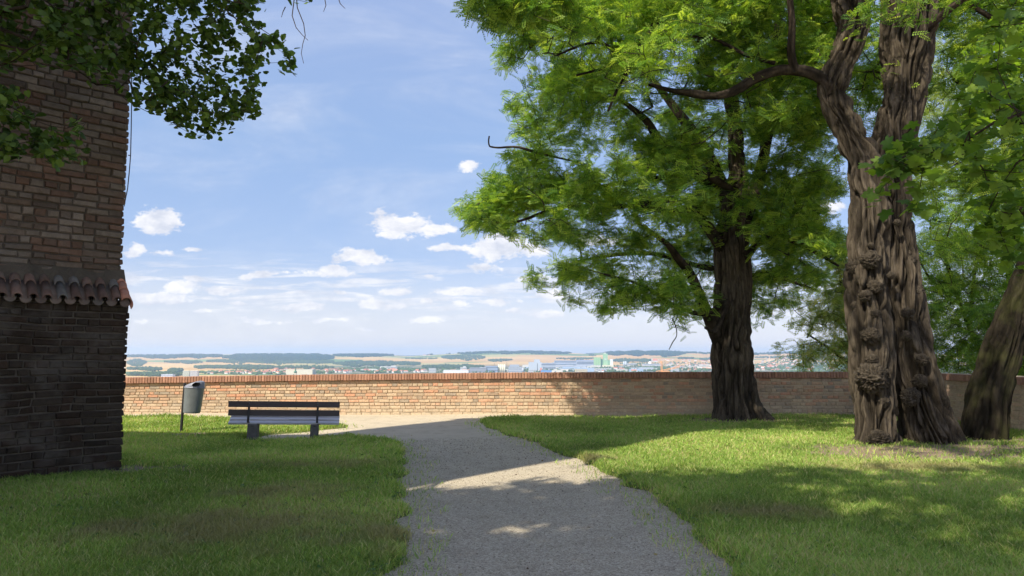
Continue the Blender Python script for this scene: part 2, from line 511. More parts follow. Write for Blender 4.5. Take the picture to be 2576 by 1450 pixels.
# ============================================================ brick work
def bricks(mb, fmap, s0, s1, t0, t1, pal, rg, gap=.008, bev=.006, jit=.004, dep=.03):
    """one brick: fmap(s,t,out)->xyz; s along, t up, out = proud of mortar"""
    s0 += gap / 2; s1 -= gap / 2; t0 += gap / 2; t1 -= gap / 2
    j = lambda k=1: (rg.random(4) - .5) * 2 * jit * k
    S = np.array([s0, s1, s1, s0]); T = np.array([t0, t0, t1, t1])
    a, b = j(), j()
    S = S + a; T = T + b * .8
    o1 = rg.random() * jit * 2
    cS, cT = S.mean(), T.mean()
    fx = (1 - 2 * bev / max(s1 - s0, .03)); fz = (1 - 2 * bev / max(t1 - t0, .03))
    rows = []
    for (kx, kz, out) in ((1, 1, -.01), (1, 1, dep - bev + o1), (fx, fz, dep + o1)):
        rows.append(np.stack([cS + (S - cS) * kx, cT + (T - cT) * kz, np.full(4, out) + (j(.6) if out > 0 else 0)], 1))
    q = np.concatenate(rows)
    V = fmap(q[:, 0], q[:, 1], q[:, 2])
    F = [(8, 9, 10, 11)]
    for r in (0, 4):
        for k in range(4): F.append((r + k, r + (k + 1) % 4, r + 4 + (k + 1) % 4, r + 4 + k))
    mb.add(V, F, pal)


rg = np.random.default_rng(3)
# ---- parapet wall
WX = np.array([-30, -14, -10.2, -5.5, 0, 4, 10.25]); WT = np.array([.93, .945, .962, 1.035, 1.095, 1.113, 1.12])
WB = -.03


def wall_y(x): return 19.75 - .02 * x


wall = empty('parapet_wall', (0, 19.75, 0))
tag(wall, 'long low red brick parapet wall with upright coping bricks at the edge of the hill', 'wall')


def fm_main(s, t, o):
    top = np.interp(s, WX, WT); z = WB + t * (top - WB - .165)
    return np.stack([s, wall_y(s) - o - 19.75, z], 1)


NC = 11


def brick_pal(t, s, rg):
    r = rg.random()
    blotch = float(fbm(np.array([[s * .9, t * 2.5, 3.0]]), 3)[0])
    if r < .13 + .45 * max(0, blotch - .45) * 2: c = np.array((.50, .22, .12))
    elif r < .42: c = np.array((.42, .25, .145))
    elif r < .60: c = np.array((.30, .21, .14))
    elif r < .66: c = np.array((.22, .185, .145))
    else: c = np.array((.46, .33, .205))
    c = c * (.85 + .3 * rg.random())
    pale = np.array((.50, .40, .265)) * (.92 + .16 * rg.random())
    k = np.clip((.6 - t) / .6, 0, 1) ** .8 * .85
    k = max(k, .18 * rg.random() + .1)
    c = c * .8 + np.array((.44, .30, .18)) * .2; return c * (1 - k) + pale * k


mb = MB()
for r in range(NC):
    s = -13 + rg.random() * .2
    header = r % 2 == 1
    t0, t1 = r / NC, (r + 1) / NC
    while s < 10.2:
        L = (.135 if header else .27) * (.9 + .22 * rg.random())
        if rg.random() < .12: L = .27 if header else .135
        e = min(s + L, 10.24)
        if e - s > .05:
            tt = (t0 + t1) / 2
            wob = float(vn(np.array([[s * .7, r * .5, 1.]]))[0] - .5) * .012
            bricks(mb, fm_main, s, e, t0 + wob + .004, t1 + wob - .004, brick_pal(tt, s, rg), rg, .009, .007, .005, .010 + .010 * rg.random())
        s = e
mb.build('brick_courses', MAT['brick'], wall)
mb = MB()
s = -13.0
while s < 10.22:
    L = .077 * (.93 + .14 * rg.random()); top = float(np.interp(s, WX, WT)); yy0 = wall_y(s) - 19.75
    pr = .05 + .006 * rg.random(); hh = .155 + .006 * rg.random()
    c = np.array((.32, .155, .095)) * (.75 + .45 * rg.random()); c = c * .8 + .2 * np.array((.34, .22, .15)) * (1 if rg.random() < .6 else 1.5)
    mb.bbox((s + L / 2, yy0 + .20 - pr, top - hh / 2 + (rg.random() - .5) * .006), (L - .007, .48, hh), rotz(-.02), .009, c)
    s += L
mb.build('coping', MAT['coping'], wall)
mb = MB()   # mortar core
xs = np.array([-30, -14, -10.2, -5.5, 0, 4, 10.25])
V = []
for xx in xs:
    tp = float(np.interp(xx, WX, WT)) - .02; y0 = wall_y(xx) - 19.75
    V += [(xx, y0, -.4), (xx, y0, tp), (xx, y0 + .38, tp), (xx, y0 + .38, -3)]
F = []
for i in range(len(xs) - 1):
    for k in range(4): F.append((i * 4 + k, i * 4 + (k + 1) % 4, i * 4 + 4 + (k + 1) % 4, i * 4 + 4 + k))
F += [(3, 2, 1, 0), tuple(len(xs) * 4 - 4 + k for k in range(4))]
mb.add(V, F); mb.build('mortar_core', MAT['mortar'], wall)

# ---- side wall returning toward the camera on the right
WC = np.array([10.25, wall_y(10.25)]); WE = np.array([10.75, 3.0]); WL = np.linalg.norm(WE - WC); wd = (WE - WC) / WL; wn_ = np.array([wd[1], -wd[0]])
if wn_[0] > 0: wn_ = -wn_
wall2 = empty('side_wall', (WC[0], WC[1], 0))
tag(wall2, 'rendered brick side wall behind the leaning trunk at the right edge', 'wall')


def fm_side(s, t, o):
    z = WB + t * (1.125 - WB - .165)
    return np.stack([wd[0] * s + wn_[0] * o, wd[1] * s + wn_[1] * o, z], 1)


mb = MB()
for r in range(NC):
    s = .03 + rg.random() * .1; header = r % 2 == 1
    while s < 7.5:
        L = (.135 if header else .27) * (.9 + .22 * rg.random()); e = s + L
        c = brick_pal(.35, s, rg) * .5 + np.array((.46, .33, .25)) * .5
        bricks(mb, fm_side, s, e, r / NC + .004, (r + 1) / NC - .004, c, rg, .009, .007, .005, .008 + .008 * rg.random()); s = e
mb.build('brick_courses', MAT['brick'], wall2)
mb = MB(); s = 0.0
ang = math.atan2(wd[1], wd[0])
while s < WL:
    L = .077 * (.93 + .14 * rg.random()); c = np.array((.34, .19, .135)) * (.8 + .3 * rg.random())
    cc = wd * (s + L / 2) - wn_ * .16
    mb.bbox((cc[0], cc[1], 1.125 - .078), (L - .007, .48, .155), rotz(ang), .009, c); s += L
mb.build('coping', MAT['coping'], wall2)
mb = MB(); cc = wd * WL / 2 - wn_ * .19
mb.box((cc[0], cc[1], -.2), (WL, .38, 2.66), rotz(ang)); mb.build('mortar_core', MAT['mortar'], wall2)

# ---- tower pier (old brick, tiled offset)
TA = np.array([-.70, -.72]); TA /= np.linalg.norm(TA)               # along the visible face, towards the camera
TN = np.array([-TA[1], TA[0]]);                                       # outward normal of the visible face
if TN[1] > 0: TN = -TN
C1 = G(300, 1187)[:2]
C1u = P(320, 640, C1[1] + .05)[:2]
tower = empty('brick_tower', (C1[0], C1[1], 0))
tag(tower, 'tall dark weathered brick tower corner with a small clay tile ledge', 'tower')
TL = 4.6; LEDZ = P(327, 757, 10.0)[2]; UPS = .17                       # lower part stands proud by UPS
LEDT = P(320, 704, 10.1)[2]


def tower_face(mb, off, z0, z1, smax, corner_in, TH):
    def fm(s, t, o):
        b = C1 - TN * off - (-TA) * corner_in * 1.0
        q = b[None, :] + TA[None, :] * s[:, None] + TN[None, :] * o[:, None] - C1
        wv = (vn(np.stack([s * 1.3, t * 1.1, s * 0 + 4], -1)) - .5) * .035 + (vn(np.stack([s * 5, t * 3, s * 0 + 8], -1)) - .5) * .012
        return np.stack([q[:, 0], q[:, 1], t + wv], 1)

    def fe(s, t, o):      # end face (faces away to the right)
        b = C1 - TN * off + TA * corner_in
        q = b[None, :] - TN[None, :] * s[:, None] - TA[None, :] * o[:, None] - C1
        return np.stack([q[:, 0], q[:, 1], t], 1)
    z = z0; r = 0
    while z < z1 - .02:
        hgt_ = TH * (.9 + .2 * rg.random()); ze = min(z + hgt_, z1)
        s = -.022 * rg.random() ** 1.5 + .008; hd = r % 2
        first = True
        while s < smax:
            L = (.15 if rg.random() < (.75 if hd else .2) else .30) * (.85 + .3 * rg.random())
            if first: L = (.34 if hd else .18); 
            q = rg.random()
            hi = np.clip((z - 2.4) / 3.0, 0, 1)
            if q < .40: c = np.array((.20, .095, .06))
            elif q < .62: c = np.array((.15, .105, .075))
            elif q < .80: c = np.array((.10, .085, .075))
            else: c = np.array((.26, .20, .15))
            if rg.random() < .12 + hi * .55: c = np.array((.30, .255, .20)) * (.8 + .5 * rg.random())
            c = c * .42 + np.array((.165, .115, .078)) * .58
            if z < 2.3: c = c * .27 + np.array((.036, .026, .014)) * .35  # low courses coloured darker, painting in the light falloff at the base
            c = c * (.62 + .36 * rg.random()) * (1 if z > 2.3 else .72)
            d = .008 + .016 * rg.random()
            if rg.random() < .05: d = .012
            bricks(mb, fm, s, s + L, z + .002, ze - .002, c, rg, .014, .011, .008, d)
            if first: bricks(mb, fe, -.02, .34 if not hd else .17, z, ze, c, rg, .014, .012, .008, .006 + .020 * rg.random())
            s += L; first = False
        s = .34 if not hd else .17
        while s < 1.2:
            L = .3; c = np.array((.28, .15, .10)) * (.8 + .4 * rg.random()); bricks(mb, fe, s, s + L, z, ze, c, rg, .018, .014, .009, .03); s += L
        z = ze; r += 1


def prism(mb, pts, z0, z1, m=0):
    n = len(pts); V = [(p[0], p[1], z0) for p in pts] + [(p[0], p[1], z1) for p in pts]
    mb.add(V, [(k, (k + 1) % n, n + (k + 1) % n, n + k) for k in range(n)], None, m)
    n0 = mb.n - 2 * n; mb.order.append((np.array([[n0 + n + k for k in range(n)]]), m)); mb.order.append((np.array([[n0 + k for k in range(n)][::-1]]), m))


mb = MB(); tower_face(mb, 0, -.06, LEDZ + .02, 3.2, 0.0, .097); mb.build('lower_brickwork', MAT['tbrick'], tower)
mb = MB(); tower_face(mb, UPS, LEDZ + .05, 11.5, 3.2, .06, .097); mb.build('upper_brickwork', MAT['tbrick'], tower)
mb = MB()
o = np.zeros(2)
prism(mb, [o, o + TA * TL, o + TA * TL - TN * 1.3, o - TN * 1.3], -.3, LEDZ + .02)
q = -TN * UPS + TA * .06
prism(mb, [q, q + TA * TL, q + TA * TL - TN * 1.1, q - TN * 1.1], LEDZ + .021, 11.6)
mb.build('mortar_core', MAT['tmortar'], tower)
# tiles: sloping strip, covers and pans
mb = MB()
TP = .166
outp = .10


def tilept(s, k, zoff, side=0):
    """k: 0 at the wall, 1 at the eave"""
    out = -UPS + .0 + k * (UPS + outp)
    z = LEDT + (LEDZ - .005 - LEDT) * k + zoff
    q = TA * (s) + TN * out
    return np.array([q[0] + side * 0, q[1], z])


def half_tile(mb, s, k0, k1, r0, r1, up, lift0, lift1, c, n=8, th=.014):
    V = []
    for (k, r, lf) in ((k0, r0, lift0), (k1, r1, lift1)):
        for rr in (r, r - th):
            for j in range(n + 1):
                a = math.pi * j / n
                V.append(tilept(s + math.cos(a) * rr, k, lf + (math.sin(a) * rr if up else -math.sin(a) * rr)))
    m_ = n + 1; F = []
    for j in range(n):
        F.append((j, j + 1, 2 * m_ + j + 1, 2 * m_ + j)); F.append((m_ + j, 3 * m_ + j, 3 * m_ + j + 1, m_ + j + 1))
        F.append((2 * m_ + j, 2 * m_ + j + 1, 3 * m_ + j + 1, 3 * m_ + j)); F.append((j, m_ + j, m_ + j + 1, j + 1))
    mb.add(V, F, c)


for i in range(20):
    s = .16 + i * TP
    for (k0, k1, dl) in ((-.12, .55, .0), (.42, 1.12, .0)):
        c = np.array((.17, .105, .078)) * (.6 + .6 * rg.random())
        if rg.random() < .3: c = np.array((.14, .125, .11))
        jk = (rg.random() - .5) * .06
        half_tile(mb, s + (rg.random() - .5) * .01, k0, k1 + jk, .052, .064, True, .035, .030 + (.016 if k0 < 0 else .0), c)
    for (k0, k1) in ((-.12, 1.2),):
        c = np.array((.16, .115, .085)) * (.7 + .5 * rg.random())
        half_tile(mb, s - TP / 2, k0, k1 + (rg.random() - .5) * .05, .062, .07, False, .052, .050, c)
ledge = mb.build('tile_ledge', MAT['tile'], tower, smooth=True)
mb = MB()   # verge tiles closing the right end
for (k0, k1, r0, r1) in ((-.1, .35, .06, .072), (.28, .72, .06, .074), (.66, 1.22, .062, .085)):
    c = np.array((.45, .20, .13)) * (.8 + .4 * rg.random()); V = []; n = 8
    for (k, r) in ((k0, r0), (k1, r1)):
        for j in range(n + 1):
            a = -.25 * math.pi + math.pi * 1.05 * j / n
            V.append(tilept(.055 - math.cos(a) * r, k, .03 + math.sin(a) * r * 1.1))
    F = [(j, j + 1, n + 2 + j, n + 1 + j) for j in range(n)]
    mb.add(V, F, c)
vt = mb.build('verge_tile', MAT['tile'], ledge, smooth=True)
sm = vt.modifiers.new('solid', 'SOLIDIFY'); sm.thickness = .014
mb = MB()   # mortar fillet above tiles
V = []; n = 60
for i in range(n + 1):
    s = .0 + i * 3.3 / n; jj = fbm(np.array([[s * 5, 1., 1.], [s * 7, 4., 1.]]), 3)
    V += [tilept(s, -.02, .13 + .09 * jj[0]), tilept(s, .22 + .1 * jj[1], .085 + .02 * jj[0]), tilept(s, .25, -.05)]
F = [(i * 3 + k, i * 3 + k + 1, i * 3 + 4 + k, i * 3 + 3 + k) for i in range(n) for k in (0, 1)]
mb.add(V, F); mb.build('mortar_fillet', MAT['tmortar'], tower, smooth=True)
mb = MB()   # conductor cable at the corner
cab = [P(331, v, C1[1] + .45) - np.array([C1[0], C1[1], 0]) for v in (-120, 100, 262)] + [P(u, v, C1[1] + .45) - np.array([C1[0], C1[1], 0]) for u, v in ((330, 330), (328.5, 392), (325.5, 430), (321, 475), (312, 520))]
mb.tube(cab, .007, 6)
mb.tube([P(323, 391, C1[1] + .42) - np.array([C1[0], C1[1], 0]), cab[4]], .008, 6)
mb.build('lightning_cable', MAT['cable'], tower)

# ---- unseen high block added outside the frame on the left to cast broad shade
bl = empty('unseen_shade_block', (-9.1, 4.6, 0))
tag(bl, 'unseen high block added out of frame on the left to cast the broad shade', 'building')
mb = MB(); HB = 16.6 * math.tan(SUN_EL)
x0, x1, y0, y1 = -2.9, 2.9, -1.2, 1.25
prism(mb, [(x0, y0), (x1, y0), (x1, y1), (x0, y1)], -.3, HB - .4); mb.build('wall', MAT['tmortar'], bl)
mb = MB(); prism(mb, [(x0 - .15, y0 - .15), (x1 + .05, y0 - .05), (x1 + .05, y1 + .05), (x0 - .15, y1 + .15)], HB - .4, HB); mb.build('shade_block_cap', MAT['tmortar'], bl)

ai = empty('low_shade_block', (-15.6, 4.6, 0))  # unseen lower block added to shape the shade edge near the bench
tag(ai, 'unseen lower block added beside the high one to extend its shade on the left', 'building')
mb = MB(); HA = 12.2 * math.tan(SUN_EL); x0, x1, y0, y1 = -3.4, 3.58, -1.2, 1.25
prism(mb, [(x0, y0), (x1, y0), (x1, y1), (x0, y1)], -.3, HA - .3); mb.build('wall', MAT['tmortar'], ai)
mb = MB(); prism(mb, [(x0 - .1, y0 - .1), (x1 - .02, y0 - .1), (x1 - .02, y1 + .08), (x0 - .1, y1 + .08)], HA - .3, HA); mb.build('shade_block_cap', MAT['tmortar'], ai)

# ============================================================ bench
B0, B1 = G(633, 1106), G(789, 1099.5)
bx = B1 - B0; bl_ = np.linalg.norm(bx[:2]); byaw = math.atan2(bx[1], bx[0]) * .55
bench = empty('park_bench', (*((B0 + B1) / 2)[:2], 0), byaw)
tag(bench, 'wooden park bench seen from behind, facing the brick parapet wall', 'bench')
bench.rotation_euler = (0, math.radians(1.3), byaw)
LB = 2.03; tilt = math.radians(13)
for zc, yc, hh in ((.640, -.085, .112), (.478, -.045, .112)):
    mb = MB(); mb.bbox((.01, yc, zc), (LB, .038, hh), rotx(-math.radians(10)), .006); mb.build('back_plank', MAT['plank'], bench)
for k in range(3):
    yc = .07 + k * .155; zc = .285 + k * .050
    mb = MB(); mb.bbox((.01, yc, zc), (LB, .140, .040), rotx(math.radians(12)), .006); mb.build('seat_plank', MAT['seatplank'], bench)
lx = bl_ / 2
for sx in (-1, 1):
    mb = MB(); V = []
    c = sx * lx * 1.0
    wd_ = .185 if sx < 0 else .15
    prism(mb, [(c - wd_ / 2, -.02), (c + wd_ / 2, -.02), (c + wd_ / 2, .34), (c - wd_ / 2, .34)], -.1, .262)
    ob = mb.build('concrete_leg', MAT['concrete'], bench)
    bv = ob.modifiers.new('bev', 'BEVEL'); bv.width = .02; bv.segments = 3
    mb = MB(); ux = c + (-.07 if sx < 0 else .05)
    mb.bbox((ux, -.10, .50), (.042, .014, .40), rotx(-math.radians(10)), .004)
    mb.bbox((ux, -.030, .30), (.042, .10, .014), None, .004)
    mb.bbox((c, .19, .272), (.05, .44, .014), rotx(math.radians(12)), .004)
    mb.bbox((c + wd_ / 2 + .01, .0, .262), (.06, .02, .012), None, .003)
    mb.build('back_support', MAT['metal_dark'], bench)
    for zc in (.655, .625, .493, .463):
        mb = MB(); mb.tube([(ux, -.135 + (.66 - zc) * .18, zc), (ux, -.10 + (.66 - zc) * .18, zc)], [.011, .013], 8); mb.build('bolt', MAT['cable'], bench)

# ============================================================ litter bin
L0 = G(455, 1089)
binr = empty('litter_bin', (*L0[:2], 0))
tag(binr, 'grey oval litter bin with slanted lid on a leaning metal post', 'litter bin')
px = L0[1] / FPX
lean = roty(math.radians(2.4))


def bpt(x_, y_, z_): return lean @ np.array([x_, y_, z_])


mb = MB(); mb.tube([bpt(0, 0, -.1), bpt(0, 0, 1.0)], .028, 10); mb.build('post', MAT['metal_dark'], binr, smooth=False)
K = 40


def ring(cx, cy, rx, ry, z, zf=None):
    th = np.arange(K) * 2 * math.pi / K
    return [bpt(cx + rx * math.cos(a), cy + ry * math.sin(a), z + (zf(cx + rx * math.cos(a), cy + ry * math.sin(a)) if zf else 0)) for a in th]


def loft(mb, rings, capb=False, capt=False, c=None):
    V = np.array([p for r in rings for p in r]); F = [(i * K + j, i * K + (j + 1) % K, (i + 1) * K + (j + 1) % K, (i + 1) * K + j) for i in range(len(rings) - 1) for j in range(K)]
    mb.add(V, F, c); n0 = mb.n - len(V)
    if capb: mb.order.append((np.array([[n0 + j for j in range(K)][::-1]]), 0))
    if capt: mb.order.append((np.array([[n0 + (len(rings) - 1) * K + j for j in range(K)]]), 0))


mb = MB(); cxb = .205
loft(mb, [ring(cxb - .02, 0, .155, .12, .405), ring(cxb - .02, 0, .165, .13, .412), ring(cxb - .016, 0, .17, .135, .44), ring(cxb - .005, 0, .187, .15, .75), ring(cxb, 0, .195, .157, .90), ring(cxb, 0, .199, .161, .905),
          ring(cxb, 0, .199, .161, .925), ring(cxb, 0, .194, .156, .926)], True, True)
mb.build('bin_body', MAT['binmetal'], binr, smooth=False)


def lidz(x_, y_):
    t = np.clip((x_ - cxb + .2) / .4, 0, 1); return .002 + .125 * min(1, t * 1.35) ** .75


mb = MB()
loft(mb, [ring(cxb, 0, .204, .166, .915), ring(cxb, 0, .205, .167, .932), ring(cxb + .002, 0, .196, .158, .934)], False, False)
rr = []
for f in (1.0, .97, .9, .75, .5, .2, .02):
    lift = math.sqrt(max(0, 1 - f ** 4)) * .35 + .65 if f < 1 else 0
    rr.append(ring(cxb + .004 + (1 - f) * .07, 0, .193 * f, .155 * f, .934, lambda x_, y_, l=lift: lidz(x_, y_) * l))
loft(mb, rr, False, True)
lid_o = mb.build('lid', MAT['binlid'], binr, smooth=True)
mb = MB(); V = []
op = [(.02, .015), (.135, .012), (.15, .05), (.14, .085), (.085, .09), (.03, .055)]
for yo in (-.19, -.06):
    for (a, b) in op: V.append(bpt(cxb + a, yo + .042 * (a > .1), .945 + b))
n = len(op)
mb.add(V, [tuple(range(n))[::-1], tuple(range(n, 2 * n))]) if False else None
Vn = np.array(V); mb.add(Vn, [(k, (k + 1) % n, n + (k + 1) % n, n + k) for k in range(n)]); mb.order.append((np.array([list(range(n))[::-1]]), 0)); mb.order.append((np.array([list(range(n, 2 * n))]), 0))
mb.build('lid_opening', MAT['black'], lid_o)
for zb in (.88, .5):
    mb = MB(); mb.tube([bpt(.0, 0, zb), bpt(.05, 0, zb)], .014, 8); mb.build('bracket', MAT['metal_dark'], binr)

# ============================================================ trees
def catmull(pts, n):
    pts = np.asarray(pts, float); m_ = len(pts)
    seg = np.linalg.norm(np.diff(pts[:, :3], axis=0), axis=1); cum = np.concatenate([[0], np.cumsum(seg)])
    t = np.linspace(0, cum[-1], n); out = np.zeros((n, pts.shape[1]))
    ext = np.vstack([2 * pts[0] - pts[1], pts, 2 * pts[-1] - pts[-2]])
    for i, tt in enumerate(t):
        k = min(max(np.searchsorted(cum, tt, side='right') - 1, 0), m_ - 2); f = (tt - cum[k]) / max(seg[k], 1e-9)
        p0, p1, p2, p3 = ext[k], ext[k + 1], ext[k + 2], ext[k + 3]
        out[i] = .5 * (2 * p1 + (p2 - p0) * f + (2 * p0 - 5 * p1 + 4 * p2 - p3) * f * f + (3 * p1 - p0 - 3 * p2 + p3) * f ** 3)
    return out


def dpath(lst, y):
    """(u, v, half width px[, dy]) -> xyz r"""
    out = []
    for q in lst:
        yy_ = y + (q[3] if len(q) > 3 else 0); p = P(q[0], q[1], yy_); out.append([*p, q[2] * yy_ / FPX])
    return np.array(out)


def bark_tube(name, pts, parent, matr, origin, ds=.022, nth=None, ridge=.035, cell=.07, flute=.05, flare=0, seed=0, flat=1.0):
    pts = np.asarray(pts, float)
    L = np.linalg.norm(np.diff(pts[:, :3], axis=0), axis=1).sum(); n = max(6, int(L / ds))
    c = catmull(pts, n); rmax = c[:, 3].max()
    k = nth or int(min(320, max(14, 2 * math.pi * rmax / (ds * .8))))
    tan = np.gradient(c[:, :3], axis=0); tan /= np.linalg.norm(tan, axis=1)[:, None]
    a = np.zeros((n, 3)); ref = np.array([1., 0, 0])
    if abs(tan[0] @ ref) > .9: ref = np.array([0., 1, 0])
    for i in range(n):
        v = ref - tan[i] * (ref @ tan[i]); v /= np.linalg.norm(v); a[i] = v; ref = v
    b = np.cross(tan, a)
    th = np.arange(k) * 2 * math.pi / k
    ct, st = np.cos(th), np.sin(th)
    s = np.linspace(0, L, n)
    R = c[:, 3][:, None] * np.ones((1, k))
    TH = np.broadcast_to(th, (n, k)); S = np.broadcast_to(s[:, None], (n, k))
    # twist so ridges wind
    tw = TH + .25 * np.sin(S * 1.1 + seed)
    X = np.cos(tw) * R; Y = np.sin(tw) * R
    low = np.stack([X / .28, Y / .28, S / 1.6 + seed], -1).reshape(-1, 3)
    w1 = vn(np.stack([X / .2, Y / .2, S / .55 + 9 + seed], -1).reshape(-1, 3)).reshape(n, k) - .5
    w2 = vn(np.stack([X / .2 + 7, Y / .2, S / .55 + 31 + seed], -1).reshape(-1, 3)).reshape(n, k) - .5
    X2 = X + w1 * .13; Y2 = Y + w2 * .13
    q = np.stack([X2 / cell, Y2 / cell, S / (cell * 15) + seed], -1).reshape(-1, 3)
    sm_ = lambda t: np.clip(t, 0, 1) ** 2 * (3 - 2 * np.clip(t, 0, 1))
    r1 = sm_(np.abs(2 * vn(q * .8) - 1) / .42); r2 = sm_(np.abs(2 * vn(q * 1.7 + 5) - 1) / .5); r3 = vn(q * np.array([3.5, 3.5, 5.]) + 11)
    rd = (.50 * r1 + .34 * r2 + .16 * r3).reshape(n, k)
    fl = fbm(low, 2).reshape(n, k) - .5
    sc = np.clip(c[:, 3] / .3, .12, 1)[:, None]
    Rr = R + sc * (ridge * (rd - .6) * 1.7 + flute * fl * 2)
    if flare:
        hgt_ = (c[:, 2] - c[0, 2])[:, None]
        lobes = .55 + .9 * vn(np.stack([np.cos(TH) * 2.2 + seed, np.sin(TH) * 2.2, S * .3], -1).reshape(-1, 3)).reshape(n, k)
        Rr = Rr + flare * np.exp(-np.maximum(hgt_, 0) / .22) * lobes * c[0, 3]
    V = c[:, None, :3] + Rr[..., None] * (a[:, None, :] * ct[None, :, None] + b[:, None, :] * (st * flat)[None, :, None])
    I = np.arange(n * k).reshape(n, k); J = np.roll(I, -1, 1)
    F = np.stack([I[:-1], J[:-1], J[1:], I[1:]], -1).reshape(-1, 4)
    colv = .02 + 1.12 * rd ** 1.25; col = np.stack([colv * 1.02, colv, colv * .97], -1).reshape(-1, 3)
    top = [I[-1][::1]]
    return meshobj(name, V.reshape(-1, 3) - origin, [F, np.array(top)], matr, parent, col, True)


def burl(parent, origin, u, v, y, r, matr, sq=1.0, seed=0):
    n1, n2 = 56, 76
    th = np.linspace(.001, math.pi - .001, n1); ph = np.arange(n2) * 2 * math.pi / n2
    T, Q = np.meshgrid(th, ph, indexing='ij')
    D = np.stack([np.sin(T) * np.cos(Q), np.sin(T) * np.sin(Q), np.cos(T)], -1).reshape(-1, 3)
    f = .95 + .5 * (fbm(D * 1.6 + seed, 2) - .5) + .22 * (vn(D * 4.2 + seed) - .5) - .22 * (1 - np.clip(np.abs(2 * vn(D * 7.5 + seed) - 1) / .35, 0, 1)) + .12 * (vn(D * 17 + seed) - .5)
    V = D * (r * .9 * f)[:, None] * np.array([1.0, .8, .5 + sq * .5])
    V = V + P(u, v, y) - origin
    I = np.arange(n1 * n2).reshape(n1, n2); J = np.roll(I, -1, 1)
    F = np.stack([I[:-1], J[:-1], J[1:], I[1:]], -1).reshape(-1, 4)
    k = .35 + .75 * np.clip(np.abs(2 * vn(D * 7.5 + seed) - 1) / .35, 0, 1) * (.7 + .5 * vn(D * 17 + seed))
    return meshobj('burl', V, F, matr, parent, np.stack([k, k, k], -1), True)


def resample(path, step=.25):
    L = np.linalg.norm(np.diff(path[:, :3], axis=0), axis=1).sum()
    return catmull(path, max(2, int(L / step)))


def grow(skel, attr, step=.3, wig=.05, rg=None):
    """skel: list of (N,4) limb samples; attr (M,3). Returns nodes, parent idx"""
    nodes = [np.concatenate([s[:, :3] for s in skel])]
    N0 = len(nodes[0]); tot = N0 + len(attr) * 12
    A = np.zeros((tot, 3)); A[:N0] = nodes[0]; par = np.full(tot, -1, int); n = N0
    d0 = np.array([np.min(((A[:N0] - a) ** 2).sum(1)) for a in attr])
    tips = []
    for i in np.argsort(d0):
        a = attr[i]; dv = A[:n] - a; dz = dv[:, 2]
        d = (dv ** 2).sum(1) + np.where(dz > 0, dz * dz * .6, 0)
        j = int(np.argmin(d)); L = math.sqrt(((A[j] - a) ** 2).sum()); m_ = min(11, max(1, int(L / step)))
        p0 = A[j].copy(); prev = j
        off = rg.normal(0, 1, 3) * L * .12; off[2] += L * .06
        for q in range(1, m_ + 1):
            t = q / m_; p = p0 * (1 - t) + a * t + off * math.sin(math.pi * t) + rg.normal(0, wig * .3, 3) * (q < m_)
            if n >= tot - 1: break
            A[n] = p; par[n] = prev; prev = n; n += 1
        tips.append(prev)
    return A[:n], par[:n], N0, np.array(tips)


def branches_mesh(name, A, par, N0, matr, parent, origin, r0=.004, rmax=.05, minr=0.0, k=5):
    n = len(A); rad = np.zeros(n); rad[N0:] = r0 ** 2.2
    acc = np.zeros(n)
    child = np.zeros(n, bool)
    for i in range(n - 1, N0 - 1, -1):
        if acc[i] == 0: acc[i] = r0 ** 2.2
        p = par[i]
        if p >= N0: acc[p] += acc[i]
    rr = np.minimum(acc ** (1 / 2.2), rmax); rr[:N0] = rmax
    idx = np.arange(N0, n); idx = idx[rr[idx] >= minr]
    p0 = A[par[idx]]; p1 = A[idx]; ra = np.minimum(np.where(par[idx] < N0, rr[idx] * 1.25, rr[par[idx]]), rr[idx] * 1.6); rb = rr[idx]
    t = p1 - p0; t /= (np.linalg.norm(t, axis=1)[:, None] + 1e-9)
    ref = np.where(np.abs(t[:, 2:3]) < .9, np.array([[0, 0, 1.]]), np.array([[1., 0, 0]]))
    a = np.cross(t, ref); a /= np.linalg.norm(a, axis=1)[:, None]; b = np.cross(t, a)
    th = np.arange(k) * 2 * math.pi / k
    ringv = a[:, None] * np.cos(th)[None, :, None] + b[:, None] * np.sin(th)[None, :, None]
    V = np.concatenate([p0[:, None] + ringv * ra[:, None, None], p1[:, None] + ringv * rb[:, None, None]], 1).reshape(-1, 3)
    m_ = len(idx); base = (np.arange(m_) * 2 * k)[:, None]; j = np.arange(k)
    F = np.stack([base + j, base + (j + 1) % k, base + k + (j + 1) % k, base + k + j], -1).reshape(-1, 4)
    return meshobj(name, V - origin, F, matr, parent, np.ones((len(V), 3)), True), rr


# leaf templates: (verts, faces) in local frame: x along the leaf, y across, z normal
def tpl_locust(pairs=6, L=.21, ll=.052, lw=.027):
    V = []; F = []
    for k in range(pairs):
        xk = L * (k + .9) / (pairs + .4); sag = -(xk / L) ** 2 * L * .12
        for sg in (-1, 1):
            a = sg * (1.25 - .35 * k / pairs); d = np.array([math.cos(a), math.sin(a), -.12]); n_ = np.array([-math.sin(a), math.cos(a), 0])
            b = np.array([xk, sg * .002, sag]); i = len(V)
            V += [b, b + d * ll * .5 + n_ * lw * .5, b + d * ll, b + d * ll * .5 - n_ * lw * .5]; F.append((i, i + 1, i + 2, i + 3))
    b = np.array([L, 0, -L * .12]); d = np.array([.95, 0, -.3]); i = len(V)
    V += [b, b + d * ll * .5 + np.array([0, lw * .5, 0]), b + d * ll, b + d * ll * .5 - np.array([0, lw * .5, 0])]; F.append((i, i + 1, i + 2, i + 3))
    return np.array(V), np.array(F)


